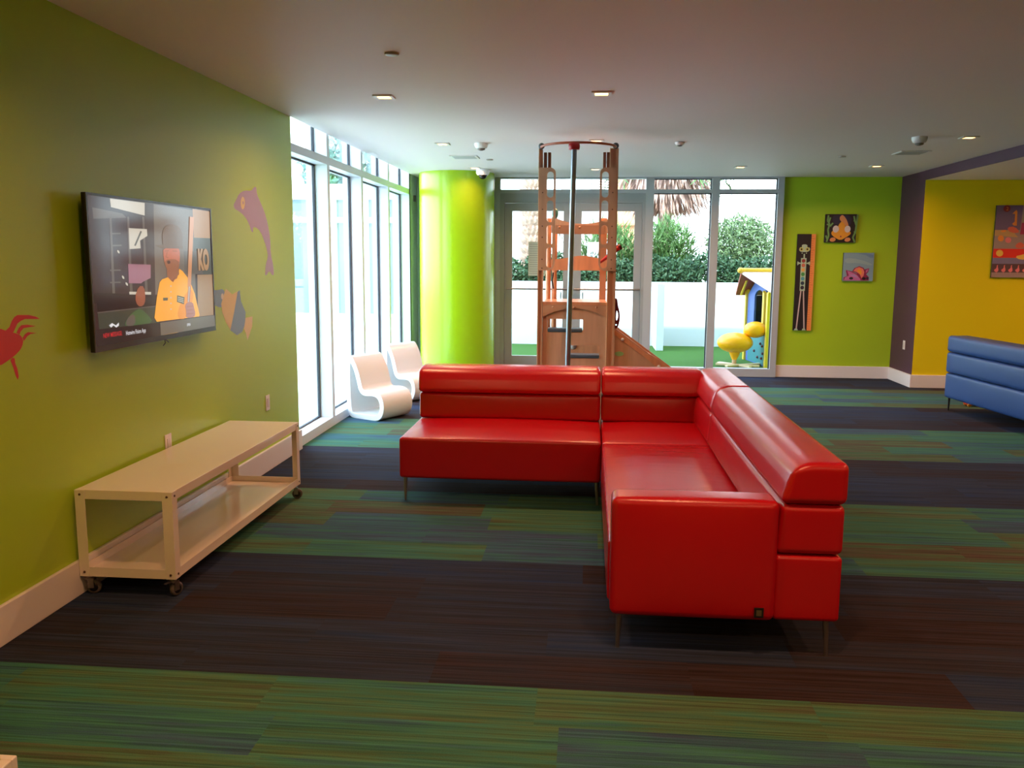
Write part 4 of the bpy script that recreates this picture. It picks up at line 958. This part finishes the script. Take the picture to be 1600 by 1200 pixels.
# date palm trunk with diamond bark
t = thing('date_palm', 'date palm with diamond-patterned trunk behind the left door', 'palm', (-1.2, 18, -.03))
q = MB(); seg = 14; v = []; rows = 34; R_ = .235
for i in range(rows):
    z = -.03+i*.19
    for dz, rr in ((0, .80), (.06, 1.0), (.13, 1.12), (.185, .86)):
        for k in range(seg*4):
            ph = ((k+(2 if i % 2 else 0)) % 4)/4.0; bulge = 1-abs(ph-.5)*2
            a_ = 2*PI*k/(seg*4); r_ = R_*(rr*(.82+.22*bulge)); v.append((-1.2+r_*math.cos(a_), 18+r_*math.sin(a_), z+dz+bulge*.05))
nr = rows*4; sg_ = seg*4
q.add(v, [(i*sg_+k, i*sg_+(k+1) % sg_, (i+1)*sg_+(k+1) % sg_, (i+1)*sg_+k) for i in range(nr-1) for k in range(sg_)], 0, False); q.build('trunk', BARK, t)
q = MB()
for k in range(40):
    a_ = random.uniform(0, 2*PI); el = random.uniform(-.3, 1.2); d = Vector((math.cos(a_)*math.cos(el), math.sin(a_)*math.cos(el), math.sin(el))); b = Vector((-1.2, 18, 6.4))
    pts = [b+d*(2.6*s_)+Vector((0, 0, -1.6*s_*s_)) for s_ in [j/10 for j in range(11)]]
    for j in range(1, 11):
        tang = (pts[j]-pts[j-1]).normalized(); sd_ = tang.cross(Vector((0, 0, 1))).normalized()
        for s2 in (-1, 1):
            dd = (sd_*s2+tang*.6+Vector((0, 0, -.3))).normalized(); w0 = tang*.03; q.add([pts[j], pts[j]+dd*.25+w0, pts[j]+dd*.5, pts[j]+dd*.25-w0], [(0, 1, 2, 3)])
q.build('crown', LF2, t)
# palm with a skirt of dead brown fronds
t = thing('skirted_palm', 'palm with a hanging skirt of dead brown fronds, high in the first fixed light', 'palm', (1.75, 21, -.03))
q = MB(); q.tube([(1.75, 21, -.03), (1.75, 21, 4.6)], .16, seg=12); q.build('trunk', BARK, t)
q = MB()
for k in range(2600):
    a_ = random.uniform(0, 2*PI); zz = random.uniform(2.9, 4.6); rr = random.uniform(.15, 1.0)*(.75+.75*(zz-2.9)/1.7); b = Vector((1.75+rr*1.2*math.cos(a_), 21+rr*math.sin(a_), zz)); d = Vector((math.cos(a_)*.5, math.sin(a_)*.5, -1)).normalized(); w0 = Vector((math.sin(a_), -math.cos(a_), 0))*.03
    q.add([b, b+d*.2+w0, b+d*.42, b+d*.2-w0], [(0, 1, 2, 3)])
q.build('dead_fronds', mat('dead palm fronds', (186, 150, 136), .9, noise=(10, .3)), t)
q = MB()
for k in range(40):
    a_ = random.uniform(0, 2*PI); el = random.uniform(-.1, 1.2); d = Vector((math.cos(a_)*math.cos(el), math.sin(a_)*math.cos(el), math.sin(el))); b = Vector((1.75, 21, 4.7))
    pts = [b+d*(1.5*s_)+Vector((0, 0, -1.2*s_*s_)) for s_ in [j/6 for j in range(7)]]
    for j in range(2, 7):
        for s2 in range(6):
            dd = (pts[j]-pts[j-1]).normalized()+Vector((random.gauss(0, .5), random.gauss(0, .5), random.gauss(0, .4))); dd.normalize(); w0 = dd.cross(Vector((0, 0, 1)))*.03; q.add([pts[j], pts[j]+dd*.25+w0, pts[j]+dd*.5, pts[j]+dd*.25-w0], [(0, 1, 2, 3)])
q.build('green_fronds', LF2, t)
# white pump housing behind the patio wall
t = thing('meter_box', 'white vented utility box standing behind the patio wall, seen through the tower', 'utility box', (.24, 17.9, -.03))
q = MB(); q.box(-.05, 17.75, -.03, .55, 18.05, 1.95); q.build('box_body', PW, t, bevel=.02)
q = MB()
for k in range(5): q.box(.03, 17.74, 1.30+k*.03, .36, 17.75, 1.312+k*.03)
q.box(.06, 17.742, 1.62, .5, 17.75, 1.65); q.build('box_vents', mat('vent grey', (150, 156, 160), .6), t)
# buildings behind
t = thing('ochre_building', 'orange-beige building far behind the palms, seen over the right door', 'building', (1.6, 27, -.03))
q = MB(); q.box(.62, 26, -.03, 1.5, 30, 5.2); q.build('building_wall', mat('ochre render', (222, 168, 128), .85), t)
q = MB(); q.box(1.34, 25.97, 2.2, 1.5, 26, 5.0); q.build('pilaster', mat('beige render', (222, 210, 196), .85), t)
q = MB()
for k in range(3): q.box(.60, 25.9, 2.6+k*.75, 1.52, 26, 2.66+k*.75)
q.build('cornice', mat('ochre band', (196, 144, 110), .8), t)
t = thing('louvred_building', 'white building with sloping grey louvres above the double door', 'building', (-.2, 31, -.03))
q = MB(); q.box(-1.0, 30, 3.4, .05, 32, 6.5); q.box(-3.0, 31, -.03, .6, 33, 3.4); q.build('building_wall', PW, t)
for k in range(9):
    q = MB(); q.obox((.30, 29.9, 3.78+k*.085), Vector((.32, 0, -.03)), Vector((0, .05, 0)), Vector((0, 0, .018))); q.build('louvre', mat('louvre grey', (150, 146, 142), .5), t)

# playhouse: the gable with the arched door looks left, one roof slope looks to the room
ph = thing('playhouse', 'outdoor plastic playhouse with yellow posts, blue walls and slanting roof', 'playhouse', (2.72, 13.30, -.012), math.radians(6))
PB = mat('playhouse blue', (74, 100, 170), .45); PYL = mat('playhouse yellow', (240, 200, 60), .4); PRD = mat('playhouse brick red', (176, 72, 58), .45); PNV = mat('playhouse navy', (44, 50, 84), .5); PTQ = mat('playhouse teal', (54, 120, 124), .45)
GW = 1.15
def pl(nm, q, m, lab=None): return q.build(nm, m, ph, world=False, label=lab)
arch = [(.24, .52), (.24, 1.02)] + [(.50-.26*math.cos(k*PI/10), 1.02+.14*math.sin(k*PI/10)) for k in range(1, 10)] + [(.76, 1.02), (.76, .52)]
q = MB(); q.plate([(0, 0), (GW, 0), (GW, 1.05), (.575, 1.38), (0, 1.05)], [arch], (0, 0, 0), (0, 1, 0), (0, 0, 1), .03); pl('gable_wall', q, PB)
q = MB(); q.plate([(.02, 0), (1.1, 0), (1.1, 1.05), (.02, 1.05)], [[(.10, .52), (.10, .98), (.48, .98), (.48, .52)]], (0, .015, 0), (1, 0, 0), (0, 0, 1), .03); pl('near_wall', q, PB)
q = MB(); q.box(.02, GW-.03, 0, 1.1, GW, 1.05); q.box(1.07, .04, 0, 1.1, GW-.03, 1.05); q.box(.5, .04, 0, .53, GW-.04, 1.0); pl('rear_wall', q, PNV)
for y in (-.035, GW-.035):
    q = MB(); q.prism([(-.05, y, 0), (.02, y, 0), (.02, y, 1.13), (-.02, y, 1.17), (-.05, y, 1.12)], (0, .07, 0)); pl('corner_post', q, PYL)
q = MB(); q.prism([(-.055, .14, .50), (-.055, .22, .50), (-.055, .22, 1.16), (-.055, .17, 1.12), (-.055, .14, 1.14)], (.05, 0, 0)); pl('door_post', q, PYL)
def slab(pts, th, nm, m):
    n_ = (Vector(pts[1])-Vector(pts[0])).cross(Vector(pts[2])-Vector(pts[0])).normalized()
    if n_.z < 0: n_ = -n_
    q = MB(); q.prism([Vector(p)-n_*th for p in pts], n_*th); pl(nm, q, m)
slab([(-.30, .575, 1.45), (1.3, .575, 1.45), (1.3, -.2, 1.13), (.02, -.2, 1.13)], .04, 'near_roof_slope', mat('sunlit roof colour', (236, 206, 200), .5))  # sunlight on the near slope is painted into its pale colour
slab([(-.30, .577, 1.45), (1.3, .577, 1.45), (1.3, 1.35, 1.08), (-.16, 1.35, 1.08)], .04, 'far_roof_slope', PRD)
q = MB(); q.tube([(-.31, .575, 1.46), (1.32, .575, 1.46)], .04, seg=14); q.ball((-.31, .575, 1.46), .047); pl('ridge_tube', q, mat('ridge yellow', (240, 180, 60), .4))
q = MB(); q.tube([(-.14, .80, 1.30), (-.10, 1.22, 1.06)], .02, seg=8); pl('gable_trim', q, PYL)
q = MB(); q.prism([(.05, -.05, 1.12), (.5, -.05, 1.12), (.32, -.05, .88), (.26, -.05, .88)], (0, .03, 0)); pl('yellow_gusset', q, PYL)
q = MB(); q.box(-.025, .10, .02, -.016, .98, .48); pl('play_panel', q, PTQ)
for a_, b_2 in ((.3, .34), (.2, .31), (.42, .12), (.6, .2), (.22, .12), (.16, .2)): q = MB(); q.ball((-.03, a_, b_2), .022); pl('panel_stud', q, mat('stud dark', (96, 50, 60), .5))
q = MB(); q.box(.03, -.05, 0, .11, .0, .50); pl('lower_post', q, PYL)
# yellow rocking toy
rt = thing('rocking_toy', 'yellow two-bulb rocking animal on a wooden cross base on the turf', 'rocking toy', (2.33, 13.45, -.012))
YLW = mat('yellow moulded plastic', (255, 176, 14), .35)
q = MB(); q.ball((2.25, 13.45, .352), .27, .22, .155, seg=36, rings=20); q.build('body', YLW, rt)
q = MB(); q.ball((2.545, 13.45, .555), .175, .16, .125, seg=32, rings=18); q.build('head', YLW, rt)
q = MB(); q.lathe([(.035, 0), (.06, .05), (.09, .13), (.1, .17)], (2.25, 13.45, .09)); q.build('neck_cone', YLW, rt)
q = MB(); q.tube([(2.25, 13.45, .03), (2.25, 13.45, .10)], .035, seg=12); q.build('spring_post', WOOD, rt)
for a_, b_2 in (((1.98, 13.50, .015), (2.60, 13.30, .015)), ((2.10, 13.25, .012), (2.68, 13.62, .012)), ((2.05, 13.7, .013), (2.45, 13.2, .013))):
    a_, b_2 = Vector(a_), Vector(b_2); dd = (b_2-a_)/2; q = MB(); q.obox((a_+b_2)/2, dd, dd.normalized().cross(Vector((0, 0, 1)))*.03, Vector((0, 0, .014))); q.build('base_plank', WOODE, rt)

# ------------------------------------------------------------------ outside: left of the window wall
t = thing('apartment_wing', 'white building with dark windows seen through the left window wall', 'building', (-7, 22, -.02))
q = MB()
fx = [(-14, -5.72), (-5.05, -4.95), (-4.70, -3.4)]
# facade with window openings as a plate
wins = [[(-5.90, .3), (-5.50, .3), (-5.50, 2.95), (-5.90, 2.95)], [(-5.14, .3), (-4.80, .3), (-4.80, 2.95), (-5.14, 2.95)], [(-4.70, .3), (-4.20, .3), (-4.20, 2.95), (-4.70, 2.95)], [(-8.2, .3), (-6.6, .3), (-6.6, 2.95), (-8.2, 2.95)]]
q.plate([(-14, -.02), (-3.4, -.02), (-3.4, 3.3), (-14, 3.3)], wins, (0, 20.1, 0), (1, 0, 0), (0, 0, 1), .2); q.box(-14, 20.21, -.02, -3.4, 24, 3.3); q.build('facade', PW, t)
for wv in wins:
    q = MB(); q.box(wv[0][0], 20.08, .3, wv[1][0], 20.12, 2.95); o = q.build('dark_window', mat('tinted glass', (104, 130, 136), .15, 0, .6), t)
    q = MB(); q.box(wv[0][0], 20.0, 2.42, wv[1][0], 20.079, 2.54); q.build('window_bar', PW, o)
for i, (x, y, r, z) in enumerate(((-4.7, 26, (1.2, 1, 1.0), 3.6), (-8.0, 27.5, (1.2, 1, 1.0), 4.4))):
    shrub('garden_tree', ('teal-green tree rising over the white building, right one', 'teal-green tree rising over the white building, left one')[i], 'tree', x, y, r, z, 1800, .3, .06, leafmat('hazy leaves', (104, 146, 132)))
g = MB(); g.box(-7.2, -6, -.02, -7.0, 19.9, 1.1); o = g.build('wall_garden', PW); o['kind'] = 'structure'
